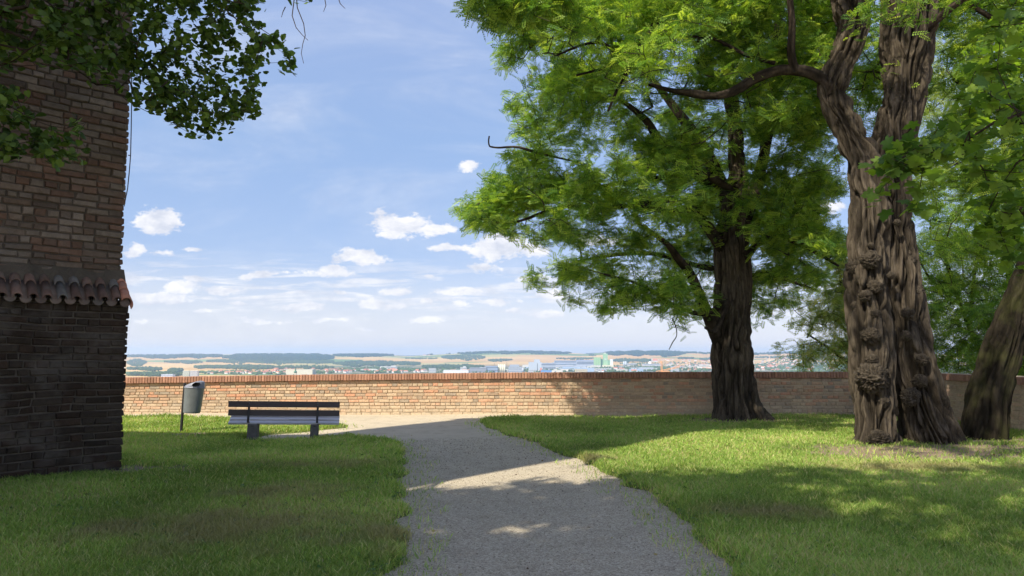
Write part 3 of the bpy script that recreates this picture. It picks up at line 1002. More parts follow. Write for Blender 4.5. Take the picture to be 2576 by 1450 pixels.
def tpl_fan(outline, fold=.12):
    o_ = np.array(outline, float); V = np.concatenate([[[.45, 0]], o_]); z = np.abs(V[:, 1]) * -fold - (V[:, 0] - .45) ** 2 * .25
    V = np.column_stack([V, z]); n = len(o_)
    return V, np.array([(0, 1 + k, 1 + (k + 1) % n) for k in range(n)])


def mirror(h_): return h_ + [(a, -b) for a, b in h_[::-1] if b != 0]


LIND = tpl_fan(mirror([(0, 0), (-.10, .17), (0, .40), (.25, .50), (.55, .42), (.80, .20), (1.05, 0)]))
MAPL = tpl_fan(mirror([(0, 0), (-.12, .22), (-.08, .50), (.14, .38), (.18, .46), (.28, .72), (.42, .66), (.50, .34), (.56, .38), (.80, .34), (.84, .20), (1.08, 0)]), .1)
SIMP = (np.array([(0, 0, 0), (.5, .42, -.08), (1, 0, -.15), (.5, -.42, -.08)]), np.array([(0, 1, 2, 3)]))


def leaves_mesh(name, pos, dirv, size, tpl, matr, parent, origin, pal, rg, nflat=.5, cols=None):
    """pos (N,3), dirv (N,3) leaf axis, size (N,)"""
    n = len(pos); TV, TF = tpl
    x = dirv / (np.linalg.norm(dirv, axis=1)[:, None] + 1e-9)
    up = np.array([0, 0, 1.]) + rg.normal(0, nflat, (n, 3))
    y = np.cross(up, x); y /= (np.linalg.norm(y, axis=1)[:, None] + 1e-9); z = np.cross(x, y)
    V = pos[:, None] + size[:, None, None] * (TV[None, :, 0:1] * x[:, None] + TV[None, :, 1:2] * y[:, None] + TV[None, :, 2:3] * z[:, None])
    nv = len(TV); F = (TF[None] + (np.arange(n) * nv)[:, None, None]).reshape(-1, TF.shape[1])
    if cols is None:
        pal = np.array(pal); t = rg.random(n); k = np.minimum((t * (len(pal) - 1)).astype(int), len(pal) - 2); f = t * (len(pal) - 1) - k
        cols = pal[k] * (1 - f[:, None]) + pal[k + 1] * f[:, None]
        cols = cols * (.85 + .3 * rg.random((n, 1)))
    C = np.repeat(cols, nv, 0)
    return meshobj(name, V.reshape(-1, 3) - origin, F, matr, parent, C)


def crown_pts(poly, Y0, hd, ax, rg, n, yfun=None):
    """sample points inside a picture-traced crown outline, at depths Y0 +- hd"""
    poly = np.array(poly, float); lo, hi = poly.min(0), poly.max(0); out = []
    while len(out) < n:
        u = rg.uniform(lo[0], hi[0], 400); v = rg.uniform(lo[1], hi[1], 400)
        k = inpoly(u, v, poly)
        d = polydist(u, v, poly)
        for uu, vv, dd in zip(u[k], v[k], d[k]):
            f = min(1, dd / ax + .12); hh = hd * math.sqrt(1 - (1 - f) ** 2)
            yv = Y0 + rg.uniform(-1, 1) * hh
            if yfun: yv = yfun(uu, vv, yv)
            out.append(P(uu, vv, yv))
            if len(out) >= n: break
    return np.array(out)


def clumps(c, m_, sg, rg):
    return (c[:, None] + rg.normal(0, 1, (len(c), m_, 3)) * np.array(sg)).reshape(-1, 3)


def sprays(A, par, tips, per, rg, spread, droop, center, len_=1.0):
    """leaf positions and directions about the twig ends"""
    p = A[tips]; q = A[par[tips]]; ax = p - q; ax /= (np.linalg.norm(ax, axis=1)[:, None] + 1e-9)
    n = len(tips); P0 = np.repeat(p, per, 0); AX = np.repeat(ax, per, 0)
    back = rg.random((n * per, 1)) * spread
    pos = P0 - AX * back + rg.normal(0, spread * .22, (n * per, 3))
    d = AX * .5 + rg.normal(0, .75, (n * per, 3)); d[:, 2] = d[:, 2] * .45 - droop
    return pos, d


def proj(p):
    q = p - np.array([0, 0, CAMZ]); dep = q[:, 1] * CP + q[:, 2] * SP; up = -q[:, 1] * SP + q[:, 2] * CP
    return CU + FPX * q[:, 0] / dep, CV - FPX * up / dep


def inside(p, polys, mg, vtop):
    u, v = proj(p); ok = v < vtop
    m_ = mg + (fbm(p * 2.3, 3) - .5) * 95
    for pl in polys:
        pl = np.array(pl, float); ok |= np.where(inpoly(u, v, pl), 1, -1) * polydist(u, v, pl) > -m_
    return ok


def trim(pos, d, polys, mg=8, vtop=-40):
    """drop sprays that stray outside the traced crown outline"""
    tip = pos + d / (np.linalg.norm(d, axis=1)[:, None] + 1e-9) * .12
    ok = inside(tip, polys, mg, vtop)
    return pos[ok], d[ok]


LOC_PAL = [(.070, .155, .032), (.125, .235, .036), (.225, .34, .045), (.34, .44, .07)]
rt = np.random.default_rng(21)

# ---- locust tree at the wall (centre right)
Y1 = G(1860, 1058)[1]
O1 = P(1848, 1050, Y1); O1[2] = 0
loc1 = empty('locust_tree', O1)
tag(loc1, 'broad black locust tree standing right against the parapet wall, bright feathery crown', 'tree')
tr = dpath([(1862, 1072, 58), (1856, 1040, 56), (1850, 990, 52), (1847, 940, 50), (1843, 890, 47), (1838, 845, 45), (1840, 790, 44), (1841, 700, 42), (1845, 600, 41), (1850, 540, 36), (1854, 490, 27),
            (1855, 430, 21), (1848, 330, 18), (1836, 230, 16), (1825, 120, 15), (1805, 0, 12), (1795, -150, 9), (1790, -280, 6)], Y1)
bark_tube('trunk', tr, loc1, MAT['bark'], O1, ds=.022, flare=.42, seed=1, ridge=.09, cell=.085, flute=.10)
limbs1 = [dpath(l, Y1) for l in (
    [(1812, 872, 17, -.1), (1790, 815, 16, -.3), (1762, 748, 13, -.6), (1736, 690, 12, -.9), (1705, 650, 10, -1.3), (1675, 612, 7, -1.8), (1600, 560, 4, -2.2)],
    [(1830, 640, 18), (1800, 600, 15, -.2), (1772, 560, 13, -.5), (1742, 528, 11, -.8), (1690, 530, 9, -1.2), (1640, 525, 7, -1.6), (1560, 500, 4, -2)],
    [(1850, 530, 22), (1815, 470, 19, .3), (1780, 395, 17, .6), (1740, 330, 14, .9), (1700, 275, 11, 1.2), (1640, 200, 8, 1.6), (1560, 120, 5, 2)],
    [(1868, 570, 18), (1900, 480, 15, -.3), (1924, 380, 14, -.5), (1936, 280, 13, -.7), (1946, 190, 11, -1), (1955, 80, 9, -1.2), (1965, -100, 6, -1.3)],
    [(1800, 470, 16, -.3), (1740, 430, 15, -.8), (1690, 400, 14, -1.2), (1655, 350, 12, -1.6), (1622, 300, 9, -1.9), (1560, 250, 5, -2.2)],
    [(1875, 650, 11), (1920, 602, 9, -.4), (1990, 605, 7, -.8), (2060, 640, 5, -1), (2110, 670, 3, -1.2)],
    [(1878, 700, 9, .2), (1930, 690, 7, .5), (1990, 708, 5, .9), (2050, 730, 3, 1.2)],
    [(1830, 760, 9, -.3), (1770, 790, 6, -.9), (1700, 770, 5, -1.6), (1620, 720, 4, -2.4), (1520, 690, 3, -2.8)],
    [(1835, 680, 9, .4), (1760, 670, 7, 1), (1650, 640, 6, 1.8), (1560, 640, 5, 2.2), (1440, 660, 3, 2.5)],
    [(1850, 480, 12, -.4), (1760, 440, 9, -1.4), (1650, 450, 7, -2.0), (1500, 470, 4, -2), (1420, 470, 2.5, -2)],
    [(1700, 500, 8, -1), (1560, 520, 6, -1.5), (1420, 520, 5, -1.8), (1290, 560, 3, -1.9), (1200, 550, 2, -2)],
    [(1830, 760, 8, -.6), (1800, 830, 6, -1.4), (1775, 825, 4, -1.9)])]
for l in limbs1: bark_tube('branch', l, loc1, MAT['branch'], O1, ds=.06, nth=12, ridge=.02, cell=.05, flute=.02, seed=4)
dead = dpath([(1460, 410, 2.5, -1.2), (1390, 394, 2.8, -2.0), (1342, 382, 3.2, -2.6), (1318, 374, 3.4, -3), (1290, 370, 2.8, -3), (1255, 372, 2.4, -3), (1236, 370, 2.2, -3), (1231, 367, 2.0, -3), (1229, 355, 1.7, -3), (1231, 343, 1.9, -3)], Y1)
bark_tube('dead_branch', dead, loc1, MAT['bark'], O1, ds=.03, nth=10, ridge=.02, cell=.03, flute=.03, seed=9)
dead2 = dpath([(1690, 800, 1.5, -1), (1700, 822, 1.3, -1), (1702, 845, 1.1, -1), (1692, 862, 1.2, -1), (1683, 880, .9, -1)], Y1)
bark_tube('hanging_twig', dead2, loc1, MAT['bark'], O1, ds=.03, nth=6, ridge=.01, cell=.03, flute=.03, seed=10)
POLY1 = [(1330, -420), (1240, -200), (1200, 20), (1240, 90), (1215, 110), (1225, 170), (1330, 195), (1300, 235), (1272, 262), (1270, 330), (1300, 360), (1270, 390), (1262, 440), (1190, 478),
         (1125, 530), (1200, 570), (1290, 600), (1335, 628), (1268, 652), (1300, 700), (1400, 745), (1430, 785), (1480, 812), (1545, 800), (1560, 765), (1620, 800), (1680, 825),
         (1750, 845), (1790, 835), (1790, 760), (1880, 760), (1895, 835), (1985, 812), (1990, 765), (2060, 745), (2085, 660), (2125, 640), (2135, 580), (2080, 540), (2060, 515), (2130, 480), (2150, 300), (2130, 100), (2110, -420)]
cc = crown_pts(POLY1, Y1 - .3, 4.0, 330, rt, 350)
_el = (cc[:, 2] - CAMZ) / cc[:, 1]
cc = cc[(_el < .52) | (rt.random(len(cc)) < .5)]
_KX, _KY = SX / math.tan(SUN_EL), SY / math.tan(SUN_EL)
_xs = rt.uniform(3.2, 10.8, 66); _ys = rt.uniform(19.2, 20.9, 66); _z = rt.uniform(5.0, 10.5, 66)
_w = np.stack([_xs - _KX * _z, _ys - _KY * _z, _z], 1)
cc = np.concatenate([cc, _w[inside(_w, [POLY1], -25, -60)]])
cc = np.concatenate([cc, crown_pts([(1900, 450), (2130, 480), (2120, 640), (2060, 735), (1990, 800), (1900, 825)], Y1 + .4, 1.8, 60, rt, 42), crown_pts([(1125, 540), (1200, 480), (1290, 440), (1300, 590), (1200, 570)], Y1 - 1.8, .8, 30, rt, 12)])
_u, _v = proj(cc); _f = (_u > 1775) & (_u < 1915) & (_v > 230) & (cc[:, 1] < Y1 + .3)
cc[_f, 1] = Y1 + .5 + rt.random(_f.sum()) * 2; cc = cc[~(_f & (_v > 520))]
at1 = clumps(cc, 8, (.40, .40, .17), rt)
at1 = at1[(at1[:, 2] > 2.0) & inside(at1, [POLY1], -4, -60)]
A, par, N0, tips = grow([resample(x_) for x_ in [tr[6:]] + limbs1], at1, .3, .06, rt)
_, rr1 = branches_mesh('twigs', A, par, N0, MAT['branch'], loc1, O1, .0052, .06)
pos, d = sprays(A, par, tips, 34, rt, .46, .10, None)
pos, d = trim(pos, d, [POLY1], 14, -60)
hole = fbm(pos * 1.5, 3) > .405; pos, d = pos[hole], d[hole]
lv = leaves_mesh('crown', pos, d, rt.uniform(.75, 1.2, len(pos)), tpl_locust(), MAT['locust'], loc1, O1, LOC_PAL, rt, .75)

# ---- old twin-stemmed locust (foreground right)
Y2 = G(2210, 1122)[1] + .35
O2 = P(2260, 1100, Y2); O2[2] = 0
loc2 = empty('locust_tree', O2)
tag(loc2, 'huge old locust tree with two fused gnarled stems covered in burls', 'tree')
stA = dpath([(2204, 1150, 46), (2203, 1110, 48), (2199, 1050, 46), (2194, 960, 47), (2188, 860, 46), (2185, 770, 47), (2183, 700, 46), (2182, 640, 43), (2184, 560, 41), (2185, 480, 39),
             (2168, 405, 37), (2143, 345, 34), (2117, 292, 32), (2098, 245, 32), (2100, 195, 32), (2128, 130, 30), (2144, 60, 34), (2135, -10, 35), (2110, -120, 32), (2080, -260, 26)], Y2)
stB = dpath([(2352, 1142, 60, .1), (2342, 1100, 60, .1), (2324, 1040, 54, .1), (2302, 950, 48, .1), (2287, 860, 44, .1), (2275, 760, 40, .1), (2264, 680, 38, .1), (2256, 600, 38, .1), (2247, 520, 40, .1), (2240, 450, 43, .1),
             (2242, 400, 46, .1), (2254, 330, 47, .1), (2270, 250, 50, .1), (2283, 150, 56, .1), (2289, 80, 60, .1), (2288, 0, 62, .1), (2270, -120, 66, .1), (2265, -300, 50, .1)], Y2)
tkA = bark_tube('trunk', stA, loc2, MAT['bark'], O2, ds=.017, flare=.28, seed=2, ridge=.115, cell=.075, flute=.06)
tkB = bark_tube('trunk', stB, loc2, MAT['bark'], O2, ds=.017, flare=.38, seed=6, ridge=.115, cell=.08, flute=.08)
limbs2 = [dpath(l, Y2) for l in (
    [(2095, 232, 24), (2068, 198, 17, .0), (2020, 180, 15, .1), (1960, 178, 13.5, .2), (1900, 198, 13, .3), (1850, 228, 12, .3), (1800, 242, 10, .4), (1748, 236, 11, .5), (1690, 228, 7, .6), (1620, 210, 4, .8)],
    [(2000, 180, 12, .1), (1990, 130, 11, .0), (1992, 60, 9, -.1), (1985, -40, 8, -.2), (1990, -150, 6, -.2)],
    [(2110, -100, 26), (1980, -110, 18, -.3), (1860, -80, 15, -.6), (1730, -12, 13, -.9), (1672, 38, 11, -1), (1625, 95, 9, -1.1), (1592, 160, 7, -1.2), (1560, 210, 5, -1.3), (1530, 280, 3, -1.4)],
    [(1625, 95, 8, -1.1), (1580, 150, 5, -1.2), (1520, 112, 4.5, -1.4), (1470, 112, 3.5, -1.5), (1400, 140, 2.5, -1.6)],
    [(1620, 120, 5, -1.1), (1540, 165, 4, -1.3), (1450, 190, 3, -1.5)],
    [(1980, -110, 14, -.3), (1700, -160, 12, -1.6), (1500, -120, 9, -2.2), (1360, -50, 6, -2.4), (1290, 0, 4, -2.5), (1230, 40, 3, -2.6)],
    [(1950, 160, 6, .2), (1880, 140, 5, .3), (1800, 100, 4, .4), (1720, 90, 3, .4)],
    [(2300, 100, 14, 0), (2380, 30, 10, -.4), (2470, -40, 8, -.8)])]
for l in limbs2: bark_tube('branch', l, loc2, MAT['branch'], O2, ds=.035, nth=18, ridge=.03, cell=.05, flute=.04, seed=14)
rA = .34; 
for i, (u, v, r, sq, st_) in enumerate([(2200, 950, 42, .82, 0), (2188, 905, 22, .9, 0), (2195, 845, 27, .62, 0), (2196, 790, 25, .75, 0), (2177, 745, 20, .8, 0), (2205, 722, 27, .62, 0), (2186, 655, 25, .8, 0), (2197, 640, 14, .8, 0),
                                   (2185, 618, 12, .8, 0), (2142, 672, 20, 1, 2), (2253, 693, 16, 1, 1), (2318, 960, 22, .8, 1), (2298, 790, 22, .8, 1), (2320, 735, 24, 1, 3), (2288, 845, 16, .9, 1), (2330, 905, 25, .9, 1),
                                   (2295, 1000, 26, .9, 1), (2318, 570, 22, 1.3, 3), (2306, 480, 18, 1.5, 3), (2148, 770, 14, 1.2, 2), (2235, 1010, 16, 1, 1), (2262, 560, 11, .8, 1), (2215, 1105, 40, .6, 0), (2300, 655, 26, 1.1, 3)]):
    u -= {0: 0, 1: 9, 2: -3, 3: 24}[st_]; u += (-3, 4, -5, 6, 0)[i % 5]; r *= (1, .8, 1.1, .7, .95, .85, 1.12)[i % 7] if i else 1.12
    dy = {0: -.33, 1: -.33, 2: -.05, 3: .0}[st_]
    burl(tkA if u < 2228 else tkB, O2, u, v, Y2 + dy, r * Y2 / FPX, MAT['burl'], sq, seed=i * 3.1)
POLY2 = [(1500, -420), (1480, -60), (1600, 40), (1640, 130), (1780, 200), (1850, 300), (1960, 340), (2050, 330), (2120, 300), (2190, 330), (2330, 330), (2340, 200), (2420, 100), (2700, 60), (2700, -420)]
cc = crown_pts(POLY2, Y2 + 2.0, 2.4, 220, rt, 230); cc = cc[(cc[:, 1] > Y2 + .5)]
TL2 = [(1165, -60), (1160, 10), (1195, 60), (1210, 95), (1330, 60), (1400, 0), (1420, -80)]
TM2 = [(1330, 20), (1360, 120), (1420, 190), (1520, 250), (1620, 230), (1700, 120), (1700, -60), (1400, -60)]
cc = np.concatenate([cc, crown_pts([(2210, -60), (2180, 60), (2240, 140), (2330, 60), (2330, -60)], Y2 - 1.2, .2, 30, rt, 4), crown_pts([(1165, -60), (1160, 10), (1195, 60), (1210, 95), (1330, 60), (1400, 0), (1420, -80)], Y2 - 2.4, .7, 80, rt, 14),
                     crown_pts([(1330, 20), (1360, 120), (1420, 190), (1520, 250), (1620, 230), (1700, 120), (1700, -60), (1400, -60)], Y2 - 1.2, 1.2, 100, rt, 34)])
_kx, _ky = SX / math.tan(SUN_EL), SY / math.tan(SUN_EL)
_xs = rt.uniform(6.2, 14.5, 60); _ys = rt.uniform(11.6, 19, 60); _z = rt.uniform(9.5, 13, 60)
_k = (_xs - 6.2) * .75 + 12.5 > _ys - 3.5
cc = np.concatenate([cc, np.stack([_xs - _kx * _z, _ys - _ky * _z, _z], 1)[_k]])
at2 = clumps(cc, 8, (.36, .36, .16), rt); at2 = at2[inside(at2, [POLY2, TL2, TM2], 0, -60)]
A, par, N0, tips = grow([resample(x_) for x_ in [stA[9:], stB[11:]] + limbs2], at2, .3, .05, rt)
branches_mesh('twigs', A, par, N0, MAT['branch'], loc2, O2, .0048, .05)
pos, d = sprays(A, par, tips, 18, rt, .42, .10, None)
pos, d = trim(pos, d, [POLY2, TL2, TM2], 10, -60)
hole = fbm(pos * 1.5, 3) > .40; pos, d = pos[hole], d[hole]
leaves_mesh('crown', pos, d, rt.uniform(.75, 1.15, len(pos)), tpl_locust(), MAT['locust'], loc2, O2, LOC_PAL, rt, .75)

# ---- leaning trunk at right edge
Y3 = G(2480, 1105)[1]
O3 = P(2480, 1100, Y3); O3[2] = 0
loc3 = empty('leaning_tree', O3)
tag(loc3, 'dark mossy tree trunk leaning to the right in front of the side wall', 'tree')
t3 = dpath([(2478, 1125, 42), (2480, 1085, 43), (2488, 1010, 42), (2508, 930, 41), (2534, 850, 40), (2565, 770, 39), (2596, 690, 38), (2640, 560, 36), (2690, 350, 34), (2650, 0, 28), (2640, -250, 20)], Y3)
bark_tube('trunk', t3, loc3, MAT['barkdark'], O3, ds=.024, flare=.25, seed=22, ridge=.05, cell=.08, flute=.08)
limbs3 = [dpath(l, Y3) for l in ([(2670, 430, 14, .2), (2580, 330, 10, .8), (2480, 250, 7, 1.4), (2400, 200, 5, 2)], [(2640, 200, 12), (2540, 80, 8, -.2), (2420, 0, 6, -.3)], [(2600, 560, 9, .3), (2520, 470, 6, 1), (2440, 430, 4, 1.6)])]
for l in limbs3: bark_tube('branch', l, loc3, MAT['branch'], O3, ds=.06, nth=12, ridge=.02, cell=.05, flute=.03, seed=4)
cc = crown_pts([(2340, -400), (2330, 100), (2345, 250), (2330, 350), (2350, 470), (2480, 470), (2700, 500), (2900, 300), (2900, -400)], Y3 + 1.5, 2.2, 160, rt, 110)
at3 = clumps(cc, 8, (.4, .4, .18), rt)
A, par, N0, tips = grow([resample(x_) for x_ in [t3[5:]] + limbs3], at3, .35, .05, rt)
branches_mesh('twigs', A, par, N0, MAT['branch'], loc3, O3, .0035, .04)
pos, d = sprays(A, par, tips, 15, rt, .42, .2, None)
leaves_mesh('crown', pos, d, rt.uniform(.9, 1.4, len(pos)), tpl_locust(), MAT['locust'], loc3, O3, LOC_PAL, rt, .45)

# ---- slender trees on the slope behind the wall
def slope_tree(label, base, path, poly, Yc, hd, nc, pal, seed, name='locust_tree', per=12, m_=7, ax=90):
    rgt = np.random.default_rng(seed)
    O = np.array([base[0], base[1], base[2]]); r_ = empty(name, O); tag(r_, label, 'tree', 'trees on the slope behind the wall')
    main = [np.array([[*O, .13]] + list(dpath(path[0], Yc)))] + [dpath(p, Yc) for p in path[1:]]
    bark_tube('trunk', main[0], r_, MAT['branch'], O, ds=.08, nth=12, ridge=.02, cell=.05, flute=.03, seed=seed)
    for l in main[1:]: bark_tube('branch', l, r_, MAT['branch'], O, ds=.08, nth=8, ridge=.01, cell=.05, flute=.02, seed=seed)
    at = clumps(crown_pts(poly, Yc, hd, ax, rgt, int(nc * 1.5)), m_, (.42, .42, .2), rgt)
    A, par, N0, tips = grow([resample(l) for l in main], at, .4, .05, rgt)
    branches_mesh('twigs', A, par, N0, MAT['branch'], r_, O, .005, .035)
    pos, d = sprays(A, par, tips, per, rgt, .45, .25, None)
    leaves_mesh('crown', pos, d, rgt.uniform(1.0, 1.5, len(pos)), tpl_locust(5), MAT['locust'], r_, O, pal, rgt, .45)


YEL_PAL = [(.14, .20, .05), (.20, .27, .06), (.28, .34, .08), (.38, .36, .11)]
slope_tree('small airy yellowish tree growing behind the wall between the two big locusts', (10.6, 22.5, -3), [[(2160, 960, 6), (2150, 850, 5), (2120, 740, 4), (2110, 650, 3)], [(2155, 930, 4), (2090, 880, 3), (2030, 840, 2)], [(2150, 850, 4), (2070, 790, 3), (2030, 850, 2)]],
           [(1998, 870), (2030, 820), (2010, 790), (2070, 760), (2060, 700), (2110, 640), (2110, 600), (2150, 590), (2180, 640), (2190, 935), (2080, 930), (2020, 930)], 22.5, 1.6, 42, YEL_PAL, 5, ax=60, per=10)
slope_tree('bushy green tree behind the wall between the twin trunk and the leaning trunk', (13.5, 21.5, -4), [[(2480, 960, 7), (2440, 830, 6), (2400, 720, 5), (2370, 620, 4)], [(2440, 830, 5), (2450, 700, 4), (2470, 600, 3)], [(2400, 760, 4), (2340, 700, 3), (2310, 650, 2)]],
           [(2290, 560), (2310, 480), (2420, 430), (2580, 470), (2620, 700), (2600, 935), (2300, 935)], 22.5, 2.2, 100, LOC_PAL, 6, per=11)
slope_tree('tall green tree furthest back behind the wall at the right edge', (18.5, 26, -6), [[(2560, 900, 9), (2540, 700, 8), (2530, 500, 6), (2520, 300, 4)], [(2540, 600, 5), (2460, 480, 4), (2400, 400, 3)]],
           [(2250, 500), (2280, 300), (2300, 60), (2420, -60), (2700, -60), (2700, 800), (2500, 700), (2350, 650)], 27, 2.6, 120, YEL_PAL[:3], 8, m_=7, per=11)
slope_tree('low dark shrubby tree just over the wall at the far right', (15.5, 19, -2), [[(2600, 960, 6), (2590, 860, 5), (2580, 760, 4)]],
           [(2440, 935), (2450, 830), (2500, 760), (2650, 740), (2700, 935)], 19.5, 1.0, 36, LOC_PAL[:3], 9)

# ---- linden, trunk outside the frame on the left; overhanging branches top-left and shade over the foreground
OL = np.array([-5.9, -2.0, 0.0])
lin = empty('linden_tree', OL)
tag(lin, 'large linden tree whose dark leafy branches hang into the upper left corner', 'tree')
tl = np.array([[*OL, .42], [-5.9, -2, 1.5, .36], [-5.85, -1.9, 3.2, .32], [-5.8, -1.8, 5.0, .28], [-5.7, -1.8, 8.5, .2], [-5.6, -1.7, 12, .1]]); tl[0, 2] = -.1
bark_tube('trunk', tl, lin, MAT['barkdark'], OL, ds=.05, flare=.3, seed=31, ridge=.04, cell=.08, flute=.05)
PL1 = [(-60, -160), (-60, 190), (60, 165), (170, 190), (290, 232), (345, 285), (400, 305), (470, 345), (545, 355), (610, 310), (676, 288), (662, 225), (655, 165), (742, 184), (735, 130), (660, 60), (655, 5), (640, -160)]
PL2 = [(-60, 170), (40, 230), (110, 320), (215, 292), (246, 402), (150, 432), (60, 395), (-20, 440), (-60, 420)]
PL3 = [(700, -120), (720, 12), (760, 5), (805, 10), (860, -120)]
cl = np.concatenate([crown_pts(PL1, 7.7, .5, 60, rt, 900, lambda u_, v_, y_: y_ + 1.3 * min(1, max(0, u_ - 150) / 300)), crown_pts(PL2, 7.6, .5, 50, rt, 100), crown_pts(PL3, 7.2, .3, 40, rt, 10)])
ll = []
for tgt in ([-4.6, 6.4, 6.7], [-2.8, 7.2, 7.2], [-5.2, 6.8, 4.9]):
    tgt = np.array(tgt); s0 = np.array([-5.75, -1.75, 4.6]); ox = -1.5 if tgt[0] > -3 else -.2
    ll.append(np.array([[*s0, .07], [*(s0 * .7 + tgt * .3 + np.array([ox * .7, 0, .7])), .045], [*(s0 * .3 + tgt * .7 + np.array([ox, 0, .5])), .03], [*tgt, .015]]))
for tgt in ([-1, -1.5, 11], [-2.5, -.4, 11], [-5, -.2, 11], [-8.5, -.3, 11], [-1.5, -3.5, 11], [-8, -4, 11]):
    tgt = np.array(tgt, float); s0 = np.array([-5.75, -1.8, 7.5])
    ll.append(np.array([[*s0, .12], [*(s0 * .6 + tgt * .4 + np.array([0, 0, .5])), .08], [*tgt, .03]]))
for l in ll: bark_tube('branch', l, lin, MAT['branch'], OL, ds=.08, nth=12, ridge=.02, cell=.05, flute=.02, seed=5)
A, par, N0, tips = grow([resample(x_) for x_ in ll[:3]], cl, .22, .03, rt)
branches_mesh('twigs', A, par, N0, MAT['branch'], lin, OL, .0022, .03)
LIN_PAL = [(.035, .065, .016), (.055, .10, .02), (.09, .15, .028), (.15, .22, .04)]
pos, d = sprays(A, par, tips, 11, rt, .22, .35, None)
pos, d = trim(pos, d, [PL1, PL2, PL3], -2, -60)
hole = fbm(pos * 4.5, 2) > .40; pos, d = pos[hole], d[hole]
leaves_mesh('crown', pos, d, rt.uniform(.05, .095, len(pos)), LIND, MAT['linden'], lin, OL, LIN_PAL, rt, .8)
# bare hanging twigs
mb = MB()
for lst in ([(742, -60), (748, 20), (764, 60), (768, 90), (762, 110), (758, 135), (764, 160)], [(740, 0), (735, 40), (745, 70), (760, 88), (775, 102)], [(718, 18), (712, 30), (708, 44)], [(846, -20), (856, 10), (868, 22)], [(812, -30), (820, 14), (814, 30)]):
    mb.tube([P(u, v, 7.2) - OL for u, v in lst], np.linspace(.006, .0025, len(lst)), 5)
mb.build('bare_twig', MAT['branch'], lin)
# high crown over the photographer's place
KX, KY = SX / math.tan(SUN_EL), SY / math.tan(SUN_EL)      # ground shift of a shadow per metre of height


def overhead(xa, xb, ya, yb, z0, z1, n, keepf, rg):
    """clump centres placed so that their shadows land inside a patch of ground"""
    xs = rg.uniform(xa, xb, n); ys = rg.uniform(ya, yb, n); z = rg.uniform(z0, z1, n)
    k = keepf(xs, ys); xs, ys, z = xs[k], ys[k], z[k]
    return np.stack([xs - KX * z, ys - KY * z, z], 1)


LITP = [(*G(2330, 1290)[:2], .75, .32), (*G(2500, 1390)[:2], .8, .35), (*G(2180, 1240)[:2], .5, .25), (*G(1820, 1345)[:2], .35, .14), (*G(1960, 1260)[:2], .5, .15), (*G(2480, 1260)[:2], .8, .2), (*G(2120, 1300)[:2], .5, .16)]


def kf(xs, ys):
    edge = 9.0 + .35 * np.clip(xs - .5, 0, 4) + .35 * np.sin(xs * 2.1) * .6
    k = ys < edge
    k &= spot_val(xs, ys, LITP) < .35
    k &= ~((xs > 3.2) & (rt.random(len(xs)) < .64))
    return k


cen = overhead(-4.2, 7.6, 4.6, 10.2, 9.6, 12.4, 1180, kf, rt)
bldg = (cen[:, 0] < -5.4) & (cen[:, 1] > 2.4)
cen = cen[~bldg]
ath = clumps(cen, 7, (.33, .33, .2), rt)
A, par, N0, tips = grow([resample(x_) for x_ in ll[3:]], ath, .45, .05, rt)
branches_mesh('upper_twigs', A, par, N0, MAT['branch'], lin, OL, .004, .05)
pos, d = sprays(A, par, tips, 13, rt, .35, .3, None)
leaves_mesh('upper_crown', pos, d, rt.uniform(.10, .15, len(pos)), SIMP, MAT['linden'], lin, OL, LIN_PAL, rt, .6)

# ---- maple, trunk outside the frame on the right
OM = np.array([8.2, 5.4, 0.0])
map_ = empty('maple_tree', OM)
tag(map_, 'maple tree whose broad lobed leaves reach in from the right edge', 'tree')
tm = np.array([[*OM, .3], [8.2, 5.4, 2, .24], [8.0, 5.5, 4, .2], [7.8, 5.6, 6.5, .12], [7.7, 5.7, 9, .05]]); tm[0, 2] = -.1
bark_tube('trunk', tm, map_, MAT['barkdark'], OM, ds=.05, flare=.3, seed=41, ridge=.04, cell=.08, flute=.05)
lm = [np.array([[8.1, 5.5, 2.6, .07], [7, 6, 3.6, .05], [5.6, 6.4, 4.0, .035], [4.4, 6.6, 3.7, .015]]), np.array([[8, 5.5, 3.8, .08], [6.8, 6.4, 5.2, .05], [5.4, 7, 6, .03]]),
      np.array([[8, 5.5, 3.2, .07], [7.2, 6.8, 3.9, .05], [6.2, 7.8, 3.8, .03]])]
for l in lm: bark_tube('branch', l, map_, MAT['branch'], OM, ds=.06, nth=10, ridge=.01, cell=.05, flute=.02, seed=5)
PM = [(2700, -200), (2700, 560), (2576, 520), (2520, 470), (2440, 470), (2400, 420), (2330, 420), (2290, 350), (2360, 300), (2420, 150), (2500, 30), (2480, -200)]
cm_ = np.concatenate([crown_pts(PM, 7.0, 1.1, 120, rt, 130), crown_pts([(2195, 470), (2215, 400), (2300, 350), (2360, 380), (2330, 430), (2260, 440), (2220, 500)], 6.3, .25, 30, rt, 15),
                      crown_pts([(2270, 540), (2300, 520), (2320, 545), (2290, 565)], 6.3, .1, 20, rt, 2), crown_pts([(2200, 470), (2240, 460), (2235, 510), (2210, 520)], 6.3, .1, 20, rt, 2),
                      crown_pts([(2420, 560), (2420, 470), (2576, 500), (2576, 700), (2520, 640)], 7.4, .5, 60, rt, 22)])
A, par, N0, tips = grow([resample(x_) for x_ in lm], cm_, .25, .03, rt)
branches_mesh('twigs', A, par, N0, MAT['branch'], map_, OM, .0028, .03)
pos, d = sprays(A, par, tips, 7, rt, .26, .3, None)
MAP_PAL = [(.05, .105, .022), (.09, .16, .026), (.14, .22, .032), (.22, .32, .042)]
leaves_mesh('crown', pos, d, rt.uniform(.075, .125, len(pos)), MAPL, MAT['maple'], map_, OM, MAP_PAL, rt, .55)

